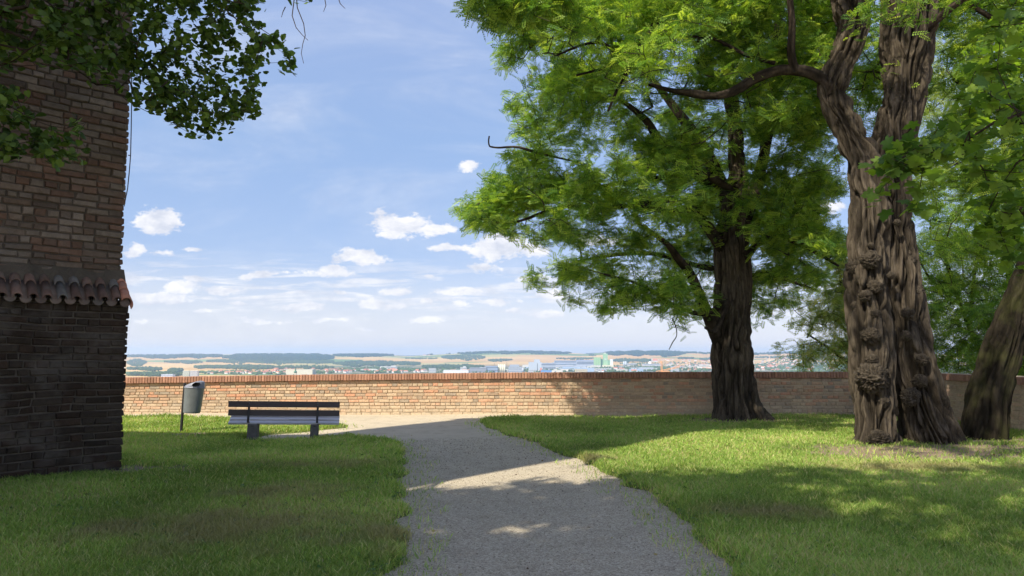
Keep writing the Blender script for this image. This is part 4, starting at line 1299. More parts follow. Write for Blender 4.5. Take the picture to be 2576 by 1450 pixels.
# ============================================================ valley
VR_U = np.array([-400, 320, 500, 700, 850, 950, 1000, 1020, 1100, 1200, 1300, 1400, 1480, 1560, 1650, 1750, 1850, 2000, 2140, 2900])
VR_V = np.array([893, 892, 890, 888, 889.5, 888.5, 892, 894, 890, 884, 881.5, 884, 888, 881.5, 880.5, 885, 889, 884, 887, 888])


def zvalley(x, y):
    x = np.asarray(x, float); y = np.asarray(y, float)
    u = CU + FPX * x / np.maximum(y, 1)
    vr = np.interp(u, VR_U, VR_V)
    ztop = CAMZ + (HOR - vr) * 9500 / FPX - 16
    near = -2 - 88 * np.clip((y - 21) / 200, 0, 1) ** .9
    t = np.clip((y - 5600) / (9500 - 5600), 0, 1); t = t * t * (3 - 2 * t)
    roll = (fbm(np.stack([x.ravel() / 1500, y.ravel() / 900, x.ravel() * 0], -1), 3).reshape(x.shape) - .5) * 34 * np.clip((y - 5200) / 2200, 0, 1) * np.clip((9700 - y) / 1200, 0.15, 1)
    z = near + (ztop + 90) * t * (y > 400) + roll
    z = np.where(y > 9500, z - (y - 9500) * .02, z)
    far_ = np.clip((y - 12000) / 3000, 0, 1); z = np.where(y > 12000, z + far_ * (90 + (x > 1500) * 18), z)
    return z


rows = np.concatenate([np.linspace(21.2, 60, 14), np.linspace(75, 400, 16), np.geomspace(450, 4500, 26), np.linspace(4600, 10500, 110), np.linspace(10700, 16500, 40)])
ncol = 240; tt = np.linspace(-1, 1, ncol)
Y = np.repeat(rows, ncol); X = np.tile(tt, len(rows)) * (Y * .85 + 40)
I = np.arange(len(rows) * ncol).reshape(len(rows), ncol)
F = np.stack([I[:-1, :-1], I[:-1, 1:], I[1:, 1:], I[1:, :-1]], -1).reshape(-1, 4)

m, h = mat('valley_fields'); pos = h.n('ShaderNodeNewGeometry').outputs['Position']
wp = h.vm('ADD', pos, h.vm('MULTIPLY', h.noise(h.vm('MULTIPLY', pos, (.0012, .0012, 0)), 1.0, 3, out=1), (420, 300, 0)))
vv_ = h.n('ShaderNodeTexVoronoi', ins={'Vector': h.vm('MULTIPLY', wp, (1 / 1250, 1 / 620, 0)), 'Scale': 1.0}, distance='MANHATTAN')
s1 = h.n('ShaderNodeSeparateColor', ins={0: vv_.outputs['Color']})
fc = h.ramp(s1.outputs[0], [(0, (.46, .28, .10)), (.22, (.52, .34, .13)), (.45, (.48, .30, .12)), (.56, (.36, .32, .12)), (.66, (.10, .17, .05)), (.78, (.16, .22, .07)), (.86, (.56, .38, .16))], 'CONSTANT')
rowsn = h.noise(h.vm('MULTIPLY', pos, (.004, .03, 0)), 1, 3)
fc = h.mix(h.mapr(rowsn, .4, .7, 0, .25), fc, (.30, .25, .13))
sp_ = h.n('ShaderNodeSeparateXYZ', ins={0: pos})
town = h.m('MULTIPLY', h.mapr(sp_.outputs[1], 6200, 5200), h.mapr(h.m('DIVIDE', sp_.outputs[0], sp_.outputs[1]), -.33, -.22))
fc = h.mix(h.m('MULTIPLY', town, .9), fc, h.mix(h.mapr(h.noise(h.vm('MULTIPLY', pos, (.01, .006, 0)), 1, 4), .42, .6), (.05, .085, .035), (.22, .21, .17)))
slope_m = h.mapr(sp_.outputs[1], 450, 300)
fc = h.mix(slope_m, fc, (.05, .08, .025))
finish(h, fc, .95, spec=.05); MAT['fields'] = m
val = meshobj('valley', np.stack([X, Y, zvalley(X, Y)], 1), F, MAT['fields'], smooth=True); tag(val, kind='structure')

# map from picture to valley ground
_ys = np.geomspace(1500, 15000, 500)


def ground_at(u, v):
    d = rayd(u, v); d = d / d[1]
    zz = CAMZ + d[2] * _ys; g = zvalley(d[0] * _ys, _ys)
    k = np.nonzero(zz < g)[0]
    i = k[0] if len(k) else len(_ys) - 1
    yv = _ys[i]; return np.array([d[0] * yv, yv, float(zvalley(np.array([d[0] * yv]), np.array([yv]))[0])])


def m_wood_far(name, a, b):
    m, h = mat(name); pos = h.n('ShaderNodeNewGeometry').outputs['Position']
    at = h.n('ShaderNodeAttribute', attribute_name='Col').outputs[0]
    finish(h, at, .95, spec=.05); return m


MAT['woods'] = m_wood_far('far_foliage', 0, 0)
ph_ = (1 + 5 ** .5) / 2
ICO = np.array([(-1, ph_, 0), (1, ph_, 0), (-1, -ph_, 0), (1, -ph_, 0), (0, -1, ph_), (0, 1, ph_), (0, -1, -ph_), (0, 1, -ph_), (ph_, 0, -1), (ph_, 0, 1), (-ph_, 0, -1), (-ph_, 0, 1)]) / math.hypot(1, ph_)
ICF = np.array([(0, 11, 5), (0, 5, 1), (0, 1, 7), (0, 7, 10), (0, 10, 11), (1, 5, 9), (5, 11, 4), (11, 10, 2), (10, 7, 6), (7, 1, 8), (3, 9, 4), (3, 4, 2), (3, 2, 6), (3, 6, 8), (3, 8, 9), (4, 9, 5), (2, 4, 11), (6, 2, 10), (8, 6, 7), (9, 8, 1)])
rw = np.random.default_rng(11)


def wood(name, label, bands, hgt_=16, pal=((.014, .034, .024), (.028, .055, .030)), group=None):
    C = []
    for (u0, u1, va, vb, dens) in bands:
        n = int((u1 - u0) * max(vb - va, 1.5) * dens)
        u = rw.uniform(u0, u1, n); v = rw.uniform(0, 1, n)
        edge = fbm(np.stack([u * .04, u * 0 + va, u * 0], -1), 2) - .5
        for uu, vv_, e in zip(u, v, edge):
            ln = max(.06, math.sin(math.pi * (uu - u0) / (u1 - u0))) ** .5
            v_ = (va + vb) / 2 + (vv_ - .5) * (vb - va) * ln * (1 + e * 1.6) + e * 2.2
            C.append(ground_at(uu, v_))
    C = np.array(C); n = len(C); s = rw.uniform(.55, 1.2, n) * hgt_ * .55
    V = C[:, None] + ICO[None] * s[:, None, None] * np.array([1, 1, 1.05]) * rw.uniform(.75, 1.25, (n, 12, 1)) + np.array([0, 0, 1]) * (s * .8)[:, None, None]
    F = (ICF[None] + (np.arange(n) * 12)[:, None, None]).reshape(-1, 3)
    t = rw.random((n, 1)); c = np.array(pal[0]) * (1 - t) + np.array(pal[1]) * t
    o = meshobj(name, V.reshape(-1, 3), F, MAT['woods'], None, np.repeat(c, 12, 0))
    tag(o, label, 'woodland', group, 'stuff'); return o


wood('ridge_forest', 'dark forest along the ridge of the far hills',
     [(318, 560, 891.5, 903, .55), (560, 840, 890.5, 911, .55), (838, 990, 891, 899, .6), (995, 1088, 892.5, 895, .6), (1078, 1375, 886, 891, .7), (1300, 1520, 884.5, 888.5, .7), (1520, 1725, 884, 897, .6), (1725, 2150, 886, 892, .5), (1335, 1429, 889, 893, .5)], 18)
wood('valley_woods', 'belts of mid green trees between the far fields',
     [(320, 368, 907, 920, .5), (414, 508, 909, 916, .5), (520, 700, 905, 915, .4), (489, 690, 920, 931, .5), (320, 406, 927, 934, .5), (423, 460, 930, 938, .5), (320, 460, 941, 948, .3), (640, 840, 905, 918, .5), (838, 1057, 910, 922, .5),
      (1111, 1220, 894, 906, .5), (1020, 1100, 902, 905, .5), (1228, 1288, 905, 910, .5), (1063, 1217, 920, 929, .5), (690, 840, 922, 930, .25), (1541, 1640, 904, 913, .5), (1705, 1745, 900, 906, .6), (1400, 1500, 902, 905, .4), (1480, 1500, 893, 897, .6), (1760, 1800, 902, 908, .4), (1900, 2140, 896, 905, .25)], 13, ((.035, .06, .028), (.07, .105, .04)))
wood('town_trees', 'leafy trees scattered among the far buildings just over the wall',
     [(838, 1078, 926, 938, .28), (500, 840, 934, 943, .15), (1060, 1300, 928, 938, .1), (1300, 1480, 926, 938, .12), (1480, 1800, 922, 938, .2), (1560, 1800, 912, 922, .12), (1890, 2150, 906, 938, .2), (1940, 2000, 925, 937, .3)], 10, ((.05, .085, .035), (.10, .15, .055)))

# ---- far buildings
MAT['far'] = None
m, h = mat('far_plaster'); at = h.n('ShaderNodeAttribute', attribute_name='Col').outputs[0]; finish(h, at, .85, spec=.1); MAT['far'] = m


def fb(u, vb, wpx, hpx, dep=None):
    """far block: ground point, width and height in metres"""
    g = ground_at(u, vb); k = g[1] / FPX
    return g, wpx * k, hpx * k, (dep if dep else max(12, wpx * k * .5))


def block_mb(w_, d_, h_, c, roof=None, stripes=0, sc=(.12, .13, .16), ww=0):
    mb = MB(); mb.box((0, 0, h_ / 2 - 2), (w_, d_, h_ + 4), None, c)
    for k in range(stripes):
        z = h_ * (k + .6) / stripes
        mb.box((0, -d_ / 2 - .12, z), (w_ * .94, .25, h_ / stripes * .42), None, sc)
    mb.box((0, 0, h_ + .45), (w_ + .5, d_ + .5, .9), None, roof if roof else tuple(np.array(c) * .8))
    return mb


WHT, GRY, BLG, CRM, GRN, DGR = (.50, .50, .48), (.30, .31, .33), (.26, .32, .40), (.55, .50, .38), (.30, .46, .24), (.16, .18, .20)
BUILD = [  # name, label, category, u, v_base, w, h, colour, stripes
    ('warehouse', 'long windowless cream hall right behind the green onion-domed church tower', 'building', 757, 943, 66, 12.5, CRM, 0),
    ('apartment_block', 'pale green apartment block, left one of the pair at the left end of the town', 'building', 469, 949, 16, 15, (.50, .54, .42), 6),
    ('apartment_block', 'white apartment block with balcony bands, right one of the pair far left', 'building', 489, 949, 19, 15, WHT, 6),
    ('school_building', 'low wide pale blue building left of the two apartment blocks', 'building', 423, 951, 29, 8, (.50, .55, .62), 2),
    ('office_building', 'small white office block on the left of the white factory halls', 'building', 1088, 938, 18, 10.5, WHT, 3),
    ('factory_hall', 'bright white factory hall with two low lengths, nearest in the middle of the wall', 'building', 1148, 938.5, 62, 6.5, (.60, .60, .58), 0),
    ('factory_hall', 'small white stepped hall standing on the bright white factory hall', 'building', 1166, 934, 16, 9, WHT, 2),
    ('factory_hall', 'grey hall with long dark windows right of the bright white hall', 'building', 1203, 937, 42, 11, GRY, 3),
    ('factory_hall', 'pale blue columned hall left of the cream silos', 'building', 1237, 937, 30, 15, BLG, 2),
    ('factory_hall', 'wide pale grey factory block right of the cream silos', 'building', 1296, 937, 34, 12, (.40, .43, .46), 3),
    ('factory_hall', 'tall light grey factory block with two roof steps', 'building', 1346, 934, 32, 22, (.40, .44, .48), 0),
    ('factory_hall', 'grey factory block with dark roof between the two thin chimneys', 'building', 1379, 931, 36, 17, (.33, .37, .42), 2),
    ('office_building', 'white office building with two dark window bands in front of the grey factory', 'building', 1405, 928, 34, 8, WHT, 2),
    ('factory_hall', 'blue grey factory hall behind the white office building', 'building', 1425, 922, 60, 14, (.30, .35, .42), 2),
    ('factory_hall', 'pale hall with a bright blue roof edge left of the green silo', 'building', 1472, 923, 44, 16, (.34, .38, .44), 1),
    ('office_building', 'low blue glazed building beside the small red tower', 'building', 1374, 938, 27, 6, (.14, .26, .45), 0),
    ('office_building', 'low white house with dark windows left of the small red tower', 'building', 1338, 938.5, 18, 7, WHT, 2),
    ('shed', 'flat pale grey shed in front of the green silo', 'building', 1518, 934, 38, 6, (.50, .51, .50), 1),
    ('office_building', 'yellow and white low building left of the flat grey shed', 'building', 1462, 938, 30, 8, (.60, .50, .30), 3),
    ('factory_hall', 'long white low hall right of the cream base of the silo', 'building', 1586, 920, 28, 5, WHT, 1),
    ('factory_hall', 'long grey low hall under the white round tank', 'building', 1640, 921, 46, 5, (.45, .47, .48), 1),
    ('office_building', 'white multi-storey building at the end of the orange crane jib', 'building', 1698, 936, 19, 8, WHT, 3),
    ('factory_hall', 'flat white hall among trees right of the wide locust trunk', 'building', 1985, 934, 40, 4, WHT, 0),
    ('office_building', 'white stepped building among trees above the middle of the wall', 'building', 986, 931, 26, 8, WHT, 2),
    ('factory_hall', 'long white shed among trees above the path', 'building', 978, 927, 40, 4, (.6, .6, .56), 0),
    ('factory_hall', 'low pale hall left of the white stepped building', 'building', 930, 934, 42, 4, (.55, .54, .48), 0),
]
for (nm_, lb, ct, u, vb, w_, h_, c, stp) in BUILD:
    g, W_, H_, D_ = fb(u, vb, w_, h_)
    r_ = empty(nm_, g); tag(r_, lb, ct)
    mbb = MB(); mbb.box((0, 0, H_ / 2 - 3), (W_, D_, H_ + 6), None, c)
    if 'stepped' in lb or 'two roof steps' in lb: mbb.box((W_ * .15, 0, H_ * 1.15), (W_ * .45, D_ * .8, H_ * .35), None, c)
    wl_ = mbb.build('wall', MAT['far'], r_)
    mbb = MB(); mbb.box((0, 0, H_ + .6), (W_ * 1.01, D_ * 1.01, 1.2), None, (.10, .22, .50) if 'blue roof' in lb else tuple(np.array(c) * .85)); mbb.build('roof', MAT['far'], r_)
    for k in range(stp):
        mbb = MB(); z = H_ * (k + .6) / stp
        nwn = max(4, int(w_ / 2.2))
        for q_ in range(nwn): mbb.box((W_ * ((q_ + .5) / nwn - .5), -D_ / 2 - .2, z), (W_ / nwn * .72, .5, H_ / stp * .42), None, (.13, .15, .19))
        mbb.build('window_band', MAT['far'], wl_)

def gable(w_, d_, h_, rh, cw, cr):
    mb = MB(); mb.box((0, 0, h_ / 2 - 2), (w_, d_, h_ + 4), None, cw)
    W2, D2 = w_ / 2 + .4, d_ / 2 + .4
    V = [(-W2, -D2, h_), (W2, -D2, h_), (W2, D2, h_), (-W2, D2, h_), (-W2, 0, h_ + rh), (W2, 0, h_ + rh)]
    mb.add(V, [(0, 1, 5, 4), (2, 3, 4, 5), (3, 2, 1, 0)], cr); n0 = mb.n - 6
    mb.order.append((np.array([(n0 + 1, n0 + 2, n0 + 5), (n0 + 3, n0, n0 + 4)]), 0)); return mb


# green silo works
g, W_, H_, D_ = fb(1517, 924.5, 48, 30); k = g[1] / FPX
r_ = empty('silo_works', g); tag(r_, 'tall pale green grain silo with slim tower and cream base, highest of the town', 'building')
mb = MB(); mb.box((-14 * k, 0, 12.2 * k - 3), (17 * k, 14 * k, 25 * k + 6), None, GRN)
for q_ in range(7): mb.tube([((-21.3 + q_ * 2.4) * k, -7 * k, 0), ((-21.3 + q_ * 2.4) * k, -7 * k, 24 * k)], 1.25 * k, 10, True, tuple(np.array(GRN) * (1.05 if q_ % 2 else .95)))
mb.build('silo_block', MAT['far'], r_)
mb = MB(); mb.box((-2.5 * k, 2 * k, 10 * k), (6 * k, 10 * k, 21 * k), None, (.17, .30, .17)); mb.build('link_block', MAT['far'], r_)
mb = MB(); mb.box((6 * k, 0, 17 * k - 3), (11 * k, 9 * k, 34 * k + 6), None, (.28, .44, .25)); mb.build('tower', MAT['far'], r_)
mb = MB(); mb.box((5 * k, 0, 35 * k), (5 * k, 5 * k, 2.4 * k), None, WHT); mb.build('tower_cap', MAT['far'], r_)
mb = MB(); mb.box((6 * k, -4.7 * k, 20 * k), (4.5 * k, .5 * k, 3 * k), None, WHT); mb.build('sign_panel', MAT['far'], r_)
mb = MB(); mb.box((21 * k, 0, 10 * k), (7 * k, 8 * k, 20 * k), None, (.62, .64, .64)); mb.build('side_tower', MAT['far'], r_)
mb = MB(); mb.box((14.5 * k, 0, 9 * k), (6 * k, 8 * k, 18 * k), None, (.20, .34, .19)); mb.build('link_block', MAT['far'], r_)
mb = MB(); mb.box((11 * k, -9 * k, 2.6 * k), (28 * k, 8 * k, 6 * k), None, (.62, .56, .40)); mb.build('base_hall', MAT['far'], r_)

# orange crane
g, W_, H_, D_ = fb(1665, 937, 40, 28); k = g[1] / FPX
r_ = empty('mobile_crane', g); tag(r_, 'orange lattice crane with raised mast and low sloping jib', 'crane'); OR = (.75, .33, .06)


def lattice(mb, a, b, w_, n, t=.55):
    a = np.array(a); b = np.array(b); ax = (b - a) / np.linalg.norm(b - a); pz = np.array([0, 1., 0]); px_ = np.cross(ax, pz)
    cs = [(px_ * sx + pz * sy) * w_ / 2 for sx, sy in ((-1, -1), (1, -1), (1, 1), (-1, 1))]
    for c in cs: mb.tube([a + c, b + c], t, 4, True, OR)
    for i in range(n):
        p = a + (b - a) * i / n; q = a + (b - a) * (i + 1) / n
        for j in range(4): mb.tube([p + cs[j], q + cs[(j + 1) % 4]], t * .7, 4, False, OR)


mb = MB(); lattice(mb, (0, 0, -4), (-.8 * k, 0, 28 * k), 3.2 * k, 9, .7); mb.build('mast', MAT['far'], r_)
mb = MB(); lattice(mb, (0, 0, 3 * k), (45 * k, 0, 14.5 * k), 3.4 * k, 14, .7); mb.build('jib', MAT['far'], r_)
mb = MB(); lattice(mb, (-14 * k, 0, 1.5 * k), (0, 0, 3 * k), 3.0 * k, 5, .7); mb.box((-13 * k, 0, .5 * k), (4 * k, 4 * k, 4 * k), None, (.5, .3, .1)); mb.build('counter_jib', MAT['far'], r_)
mb = MB(); mb.box((9 * k, 0, 0), (20 * k, 6 * k, 5 * k), None, OR); mb.build('carriage', MAT['far'], r_)

# silos, tanks, chimneys
def cyl_thing(name, label, cat, u, vb, wpx, hpx, c, n=1, gap=1.2, group=None, dome=True):
    g, W_, H_, D_ = fb(u, vb, wpx, hpx); o_ = None
    r_ = empty(name, g); tag(r_, label, cat, group)
    for i in range(n):
        xx = (i - (n - 1) / 2) * W_ * gap; mb = MB()
        mb.tube([(xx, 0, -4), (xx, 0, H_)], W_ / 2, 16, True, c); mb.build('cylinder_shell', MAT['far'], r_, True)
        mb = MB(); pts = [(xx, 0, H_), (xx, 0, H_ + W_ * .12), (xx, 0, H_ + W_ * .2)]; mb.tube(pts, [W_ / 2 * 1.02, W_ * .3, W_ * .05], 16, True, tuple(np.array(c) * .9)); mb.build('cap', MAT['far'], r_)


cyl_thing('silo', 'row of four cream silos beside the blue columned hall', 'silo', 1262, 937, 4.6, 19, (.58, .55, .40), 4, 1.05)
cyl_thing('silo', 'pair of grey silos right of the green silo works', 'silo', 1572, 922, 4.2, 12, (.42, .46, .50), 2, 1.1)
cyl_thing('storage_tank', 'white round tank on the rise left of the orange mast', 'tank', 1635, 919, 7, 8, (.7, .7, .68), 1)
cyl_thing('storage_tank', 'grey tank beside the tall grey factory block', 'tank', 1315, 936, 6, 9, (.40, .43, .45), 1)
CHIM = [(1352, 937, 1.6, 22, 'dark slim chimney in front of the tall grey factory block', (.20, .22, .25)), (1423, 918, 1.5, 15, 'pale chimney above the blue grey hall', (.5, .5, .5)),
        (1458, 916, 1.1, 13, 'left one of two thin white chimneys before the green silo', (.62, .62, .62)), (1462, 916, 1.1, 13, 'right one of two thin white chimneys before the green silo', (.62, .62, .62)),
        (1376, 924, 1.0, 15, 'thin grey chimney over the grey factory roof', (.4, .42, .45)), (1330, 924, 1.0, 14, 'thin dark chimney left of the tall grey factory block', (.25, .26, .28)),
        (1275, 930, 1.2, 18, 'pale chimney just right of the cream silos', (.55, .55, .52)), (1244, 928, .9, 14, 'slim blue grey chimney behind the columned hall', (.3, .36, .42))]
for (u, vb, w_, h_, lb, c) in CHIM:
    g, W_, H_, D_ = fb(u, vb, w_, h_); mb = MB(); mb.tube([(0, 0, -4), (0, 0, H_ * .96), (0, 0, H_ * .96), (0, 0, H_)], [W_ / 2, W_ * .38, W_ * .5, W_ * .5], 10, True, c)
    o = mb.build('chimney', MAT['far'], None, True); o.location = g; tag(o, lb, 'chimney', 'factory chimneys')
g, W_, H_, D_ = fb(1361, 938, 5, 10); mb = MB(); mb.box((0, 0, H_ / 2), (W_ * .8, W_ * .8, H_), None, (.6, .16, .10)); mb.box((0, 0, H_ + 2), (W_ * .5, W_ * .5, 5), None, (.6, .2, .1))
o = mb.build('red_tower', MAT['far']); o.location = g; tag(o, 'small red boxy tower just above the wall coping', 'tower')

rs = np.random.default_rng(15)
SC = [(.50, .50, .49), (.42, .44, .47), (.33, .36, .40), (.52, .50, .44), (.30, .38, .48)]
sheds = []
for i in range(5):
    o = gable(34 + 6 * i, 26, 11, 1.2, SC[i], tuple(np.array(SC[i]) * (.8 if i % 2 else 1.05))).build('factory_shed', MAT['far']); sheds.append(o)
k_ = 0
for (u0, u1, va, vb, n) in ((1290, 1500, 920, 937, 46), (1500, 1660, 924, 937, 14), (1180, 1290, 930, 937, 8), (1640, 1800, 918, 934, 8), (1395, 1495, 914, 922, 10)):
    for _ in range(n):
        g = ground_at(rs.uniform(u0, u1), rs.uniform(va, vb)); i = k_ if k_ < 5 else int(rs.integers(0, 5))
        if k_ < 5: o = sheds[k_]
        else: o = sheds[i].copy(); COL.objects.link(o)
        k_ += 1; sc_ = rs.uniform(.5, 1.25); o.location = g; o.scale = (sc_ * rs.uniform(.7, 1.6), sc_, sc_ * rs.uniform(.6, 1.5)); o.rotation_euler = (0, 0, rs.normal(0, .2))
        tag(o, 'small pale flat-roofed shed in the crowded factory quarter', 'factory shed', 'sheds of the factory quarter')

# churches
g, W_, H_, D_ = fb(743, 944, 4.2, 20); k = g[1] / FPX * .62; g = g * np.array([.62, .62, 1]); g[2] = CAMZ + (HOR - 944) * g[1] / FPX
r_ = empty('church_tower', g); tag(r_, 'slim church tower with dark green onion domes in front of the cream hall', 'church')
mb = MB(); mb.box((0, 0, -4 * k), (5 * k, 5 * k, 20 * k), None, (.45, .45, .38)); mb.build('tower_shaft', MAT['far'], r_)
mb = MB(); pr = [(6, 3.2), (7, 3.9), (8.5, 4.2), (10, 3.3), (11, 1.8), (11.6, 1.2), (12.6, 1.2), (13, 1.9), (14, 2.3), (15, 1.6), (16, .7), (18, .35), (21, .12)]
mb.tube([(0, 0, z * k) for z, _ in pr], [r * k for _, r in pr], 12, True, (.07, .17, .12)); mb.build('onion_dome', MAT['far'], r_, True)
g, W_, H_, D_ = fb(1640, 911.5, 3, 11); k = g[1] / FPX
r_ = empty('church', g); tag(r_, 'white church with pointed tower and steep red roof on the rise', 'church')
mb = MB(); mb.box((0, 0, 4 * k), (2.4 * k, 2.4 * k, 9 * k), None, WHT); mb.build('tower_shaft', MAT['far'], r_)
mb = MB(); mb.tube([(0, 0, 8.5 * k), (0, 0, 12.5 * k)], [1.3 * k, .1 * k], 8, True, (.3, .3, .28)); mb.build('spire', MAT['far'], r_)
mb = MB(); mb.box((8 * k, 0, 1.5 * k), (12 * k, 6 * k, 4 * k), None, WHT); mb.build('nave', MAT['far'], r_)


mb = MB(); V = [(2 * k, -3.2 * k, 3.4 * k), (14 * k, -3.2 * k, 3.4 * k), (14 * k, 3.2 * k, 3.4 * k), (2 * k, 3.2 * k, 3.4 * k), (3.5 * k, 0, 8 * k), (12 * k, 0, 8 * k)]
mb.add(V, [(0, 1, 5, 4), (2, 3, 4, 5)], (.45, .16, .10)); mb.order.append((np.array([(mb.n - 5, mb.n - 4, mb.n - 1), (mb.n - 3, mb.n - 6, mb.n - 2)]), 0)); mb.build('roof', MAT['far'], r_)

# wind turbine on the ridge
g = ground_at(1199, 889); k = g[1] / FPX; r_ = empty('wind_turbine', g); tag(r_, 'thin white wind turbine on the far ridge', 'wind turbine')
mb = MB(); mb.tube([(0, 0, -5), (0, 0, 11 * k)], [.35 * k, .2 * k], 8, True, (.7, .7, .7)); mb.build('mast', MAT['far'], r_)
for a in (90, 210, 330):
    mb = MB(); mb.tube([(0, -2, 11 * k), (math.cos(math.radians(a)) * 5 * k, -2, 11 * k + math.sin(math.radians(a)) * 5 * k)], [.22 * k, .05 * k], 5, True, (.7, .7, .7)); mb.build('blade', MAT['far'], r_)

# houses with tiled roofs: a few kinds, copied one by one
protos = []
for (cw, cr, w_, d_) in (((.60, .58, .52), (.42, .17, .10), 14, 10), ((.62, .60, .56), (.36, .15, .10), 18, 11), ((.55, .52, .45), (.30, .16, .12), 12, 10), ((.62, .62, .6), (.48, .21, .13), 22, 12), ((.58, .56, .5), (.22, .20, .19), 16, 11)):
    protos.append(gable(w_, d_, 6, 5, cw, cr))
pm = []
for pr_ in protos:
    o = pr_.build('house', MAT['far']); pm.append(o)
HREG = [(520, 720, 937, 942, 24), (690, 860, 930, 941, 22), (850, 1000, 933, 938.5, 26), (1000, 1070, 935, 938, 8), (1480, 1600, 930, 937, 12), (1640, 1800, 906, 920, 40), (1700, 1800, 918, 936, 34), (1892, 2005, 900, 915, 30), (1892, 2010, 915, 936, 46), (2010, 2140, 905, 934, 20),
        (1100, 1300, 934, 938, 10), (1060, 1085, 893, 897, 6), (1930, 1990, 885, 889, 4)]
first = [True] * len(pm); nh_ = 0
for (u0, u1, va, vb, n) in HREG:
    for _ in range(n):
        g = ground_at(rw.uniform(u0, u1), rw.uniform(va, vb)); i = int(rw.integers(0, len(pm)))
        if first[i]: o = pm[i]; first[i] = False
        else: o = pm[i].copy(); COL.objects.link(o)
        s_ = rw.uniform(.85, 1.35); o.location = g; o.rotation_euler = (0, 0, rw.choice([0, .3, -.4, 1.3, 1.7]) + rw.normal(0, .1)); o.scale = (s_, s_, s_)
        tag(o, 'small distant house with a pitched tiled roof in the hazy town', 'house', 'distant houses of the town'); nh_ += 1

# ============================================================ grass and gravel
rgz = np.random.default_rng(77)
HID = [( *C1, 0)]


def blades(name, poly, n, xr, label):
    # sample with density falling with distance
    y = 5.0 + (19.2 - 5.0) * rgz.random(n * 3) ** 1.55; hw = y * .78 + .5
    x = rgz.uniform(-1, 1, n * 3) * hw
    s = lawn_in(x, y, poly)
    k = (s > -.05) | ((s > -.45) & (rgz.random(len(s)) < .07))
    x, y, s = x[k], y[k], s[k]
    # fewer where soil is bare
    dirt = spot_val(x, y, DIRT) + (fbm(np.stack([x * 5, y * 5, x * 0], -1), 3) - .5) * 1.6
    tuft = fbm(np.stack([x * 3.2, y * 3.2, x * 0 + 5], -1), 3)
    keep = rgz.random(len(x)) > np.clip((dirt - .05) * 1.6, 0, .93)
    keep &= rgz.random(len(x)) < np.clip(.45 + tuft * 1.1, 0, 1)
    keep &= ~((s < .06) & (rgz.random(len(x)) < .5))
    q = (x - C1[0]) * TN[0] + (y - C1[1]) * TN[1]; r = (x - C1[0]) * TA[0] + (y - C1[1]) * TA[1]
    keep &= ~((q < .03) & (r > -.02))
    x, y, s, tuft = x[keep][:n], y[keep][:n], s[keep][:n], tuft[keep][:n]; n = len(x)
    dry = np.clip(spot_val(x, y, DRY) + (fbm(np.stack([x * 4, y * 4, x * 0 + 2], -1), 3) - .5) * 1.8, 0, 1)
    far_ = np.clip(y / 9, .8, 1.9)
    hgt_ = (.028 + .05 * rgz.random(n) ** 1.6) * (.6 + tuft * .8) * (1 + .35 * ((s < .25) & (s > 0)))
    wdt = (.0028 + .0022 * rgz.random(n)) * far_
    z = zground(x, y) + .012 + np.clip(s * .1, -.01, .01)
    th = rgz.uniform(0, 2 * math.pi, n); lean = rgz.normal(0, .55, (n, 2)) * hgt_[:, None]
    wv = np.stack([np.cos(th), np.sin(th), np.zeros(n)], 1) * wdt[:, None]
    base = np.stack([x, y, z], 1); midp = base + np.stack([lean[:, 0] * .35, lean[:, 1] * .35, hgt_ * .6], 1); top = base + np.stack([lean[:, 0], lean[:, 1], hgt_], 1)
    V = np.stack([base - wv, base + wv, midp + wv * .8, midp - wv * .8, top], 1).reshape(-1, 3)
    b0 = (np.arange(n) * 5)[:, None]
    Fq = b0 + np.array([0, 1, 2, 3]); Ft = b0 + np.array([3, 2, 4])
    t = rgz.random((n, 1)); lowf = fbm(np.stack([x * .8, y * .8, x * 0 + 9], -1), 3)[:, None]
    c = np.array((.155, .275, .045)) * (1 - t) + np.array((.36, .475, .10)) * t
    c = c * (.45 + 1.1 * lowf)
    yl = (rgz.random((n, 1)) < (.10 + .5 * np.clip(lowf - .42, 0, 1) * 2))
    c = np.where(yl, np.array((.50, .44, .20)), c)
    c = c * (1 - dry[:, None] * .75) + np.array((.30, .25, .13)) * dry[:, None] * .75
    c = c * (.8 + .4 * rgz.random((n, 1)))
    C = np.repeat(c, 5, 0)
    o = meshobj(name, V, [Fq, Ft], MAT['grass'], None, C); tag(o, label, 'grass', None, 'stuff'); return o


blades('grass', LAWN_L, 330000, None, 'shaded lawn grass left of the gravel path')
blades('grass', LAWN_R, 370000, None, 'sun-dappled lawn grass right of the gravel path')
# broad weeds at the lawn edge
nw_ = 2600; y = 5.2 + 9 * rgz.random(nw_ * 6) ** 1.4; x = rgz.uniform(-.72, .72, nw_ * 6) * y
s = np.maximum(lawn_in(x, y, LAWN_L), lawn_in(x, y, LAWN_R)); k = (s > 0) & (rgz.random(len(s)) < np.exp(-s / .3) + .10); x, y = x[k][:nw_], y[k][:nw_]; n = len(x)
wp_ = np.stack([x, y, zground(x, y) + .035], 1); wdv = rgz.normal(0, 1, (n, 3)); wdv[:, 2] = np.abs(wdv[:, 2]) * .4
rp = 4; wp2 = np.repeat(wp_, rp, 0) + rgz.normal(0, .008, (n * rp, 3)); wd2 = rgz.normal(0, 1, (n * rp, 3)); wd2[:, 2] = .35
o = leaves_mesh('weeds', wp2, wd2, rgz.uniform(.02, .055, n * rp), SIMP, MAT['grass'], None, np.zeros(3), [(.06, .13, .03), (.10, .18, .05), (.16, .22, .10)], rgz, .3)
tag(o, 'small broadleaf weeds along the lawn edges', 'weeds', None, 'stuff')

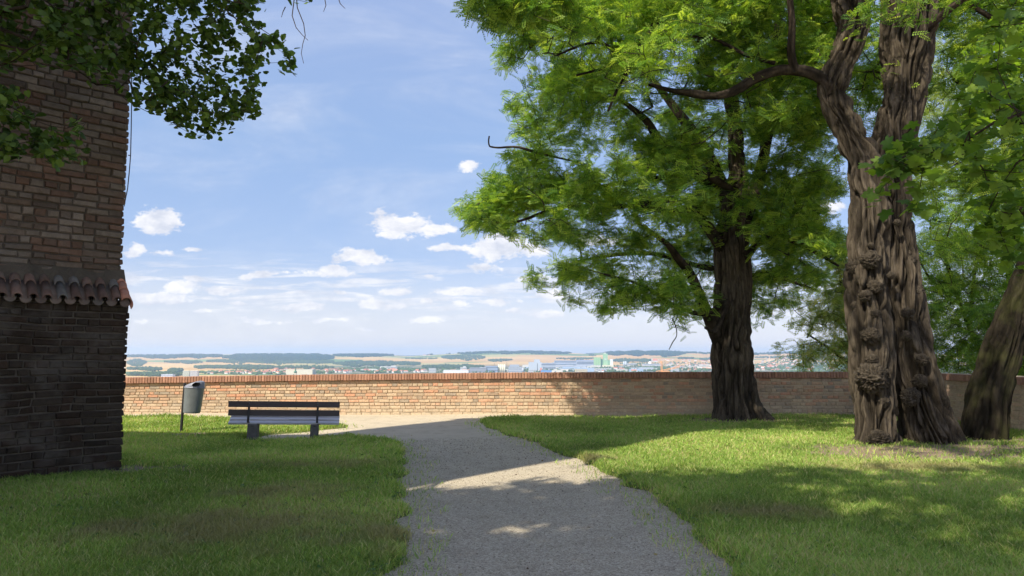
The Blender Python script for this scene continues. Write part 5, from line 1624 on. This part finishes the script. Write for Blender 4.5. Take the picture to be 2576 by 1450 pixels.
# loose stones on the path
n = 60000; y = 5.0 + 9 * rgz.random(n) ** 1.8; x = rgz.uniform(-3.2, 3.6, n)
s = np.maximum(lawn_in(x, y, LAWN_L), lawn_in(x, y, LAWN_R)); k = (s < .05); x, y = x[k], y[k]; n = len(x)
OCT = np.array([(1, 0, 0), (-1, 0, 0), (0, 1, 0), (0, -1, 0), (0, 0, 1), (0, 0, -1)], float)
OF = np.array([(0, 2, 4), (2, 1, 4), (1, 3, 4), (3, 0, 4), (2, 0, 5), (1, 2, 5), (3, 1, 5), (0, 3, 5)])
sz = rgz.uniform(.0025, .0065, n) * (1 + .9 * (rgz.random(n) < .04)) * np.clip(y / 8, .9, 1.5)
V = np.stack([x, y, zground(x, y) + sz * .25], 1)[:, None] + OCT[None] * sz[:, None, None] * rgz.uniform(.6, 1.3, (n, 6, 1)) * np.array([1, 1, .7])
F = (OF[None] + (np.arange(n) * 6)[:, None, None]).reshape(-1, 3)
t = rgz.random((n, 1)); c = np.array((.24, .20, .145)) * (1 - t) + np.array((.56, .49, .37)) * t
dk = rgz.random((n, 1)) < .05; c = np.where(dk, np.array((.10, .065, .04)), c)
o = meshobj('loose_gravel', V.reshape(-1, 3), F, m_attr('stones', sc=60, var=.2), None, np.repeat(c, 6, 0)); tag(o, 'loose pale stones and dry crumbs on the gravel path', 'gravel', None, 'stuff')

n = 5200; y = 5.2 + 13 * rgz.random(n) ** 1.3; x = rgz.uniform(-.7, .72, n) * y
s = np.maximum(lawn_in(x, y, LAWN_L), lawn_in(x, y, LAWN_R)); dt = spot_val(x, y, DIRT)
k = rgz.random(n) < np.clip(np.exp(-np.abs(s) / .12) * .7 + .04 + (dt > -.2) * .35, 0, 1); x, y, s = x[k], y[k], s[k]; n = len(x)
dv = rgz.normal(0, 1, (n, 3)); dv[:, 2] *= .15
o = leaves_mesh('leaf_litter', np.stack([x, y, zground(x, y) + .008 + .035 * (s > .05)], 1), dv, rgz.uniform(.015, .045, n), SIMP, MAT['grass'], None, np.zeros(3), [(.12, .075, .03), (.25, .17, .07), (.36, .29, .11), (.20, .22, .07)], rgz, .25)
tag(o, 'dry fallen leaves scattered along the path edges and roots', 'leaf litter', None, 'stuff')

# ============================================================ haze
m, h = mat('haze_air')
pv = h.n('ShaderNodeVolumePrincipled', ins={'Color': (.50, .70, 1.0, 1), 'Density': 7.2e-5, 'Anisotropy': 0.2})
out = h.n('ShaderNodeOutputMaterial'); h.t.links.new(pv.outputs[0], out.inputs['Volume'])
mb = MB(); mb.box((0, 8200, 7), (31000, 17000, 206)); hz = mb.build('haze', m); tag(hz, kind='stuff')
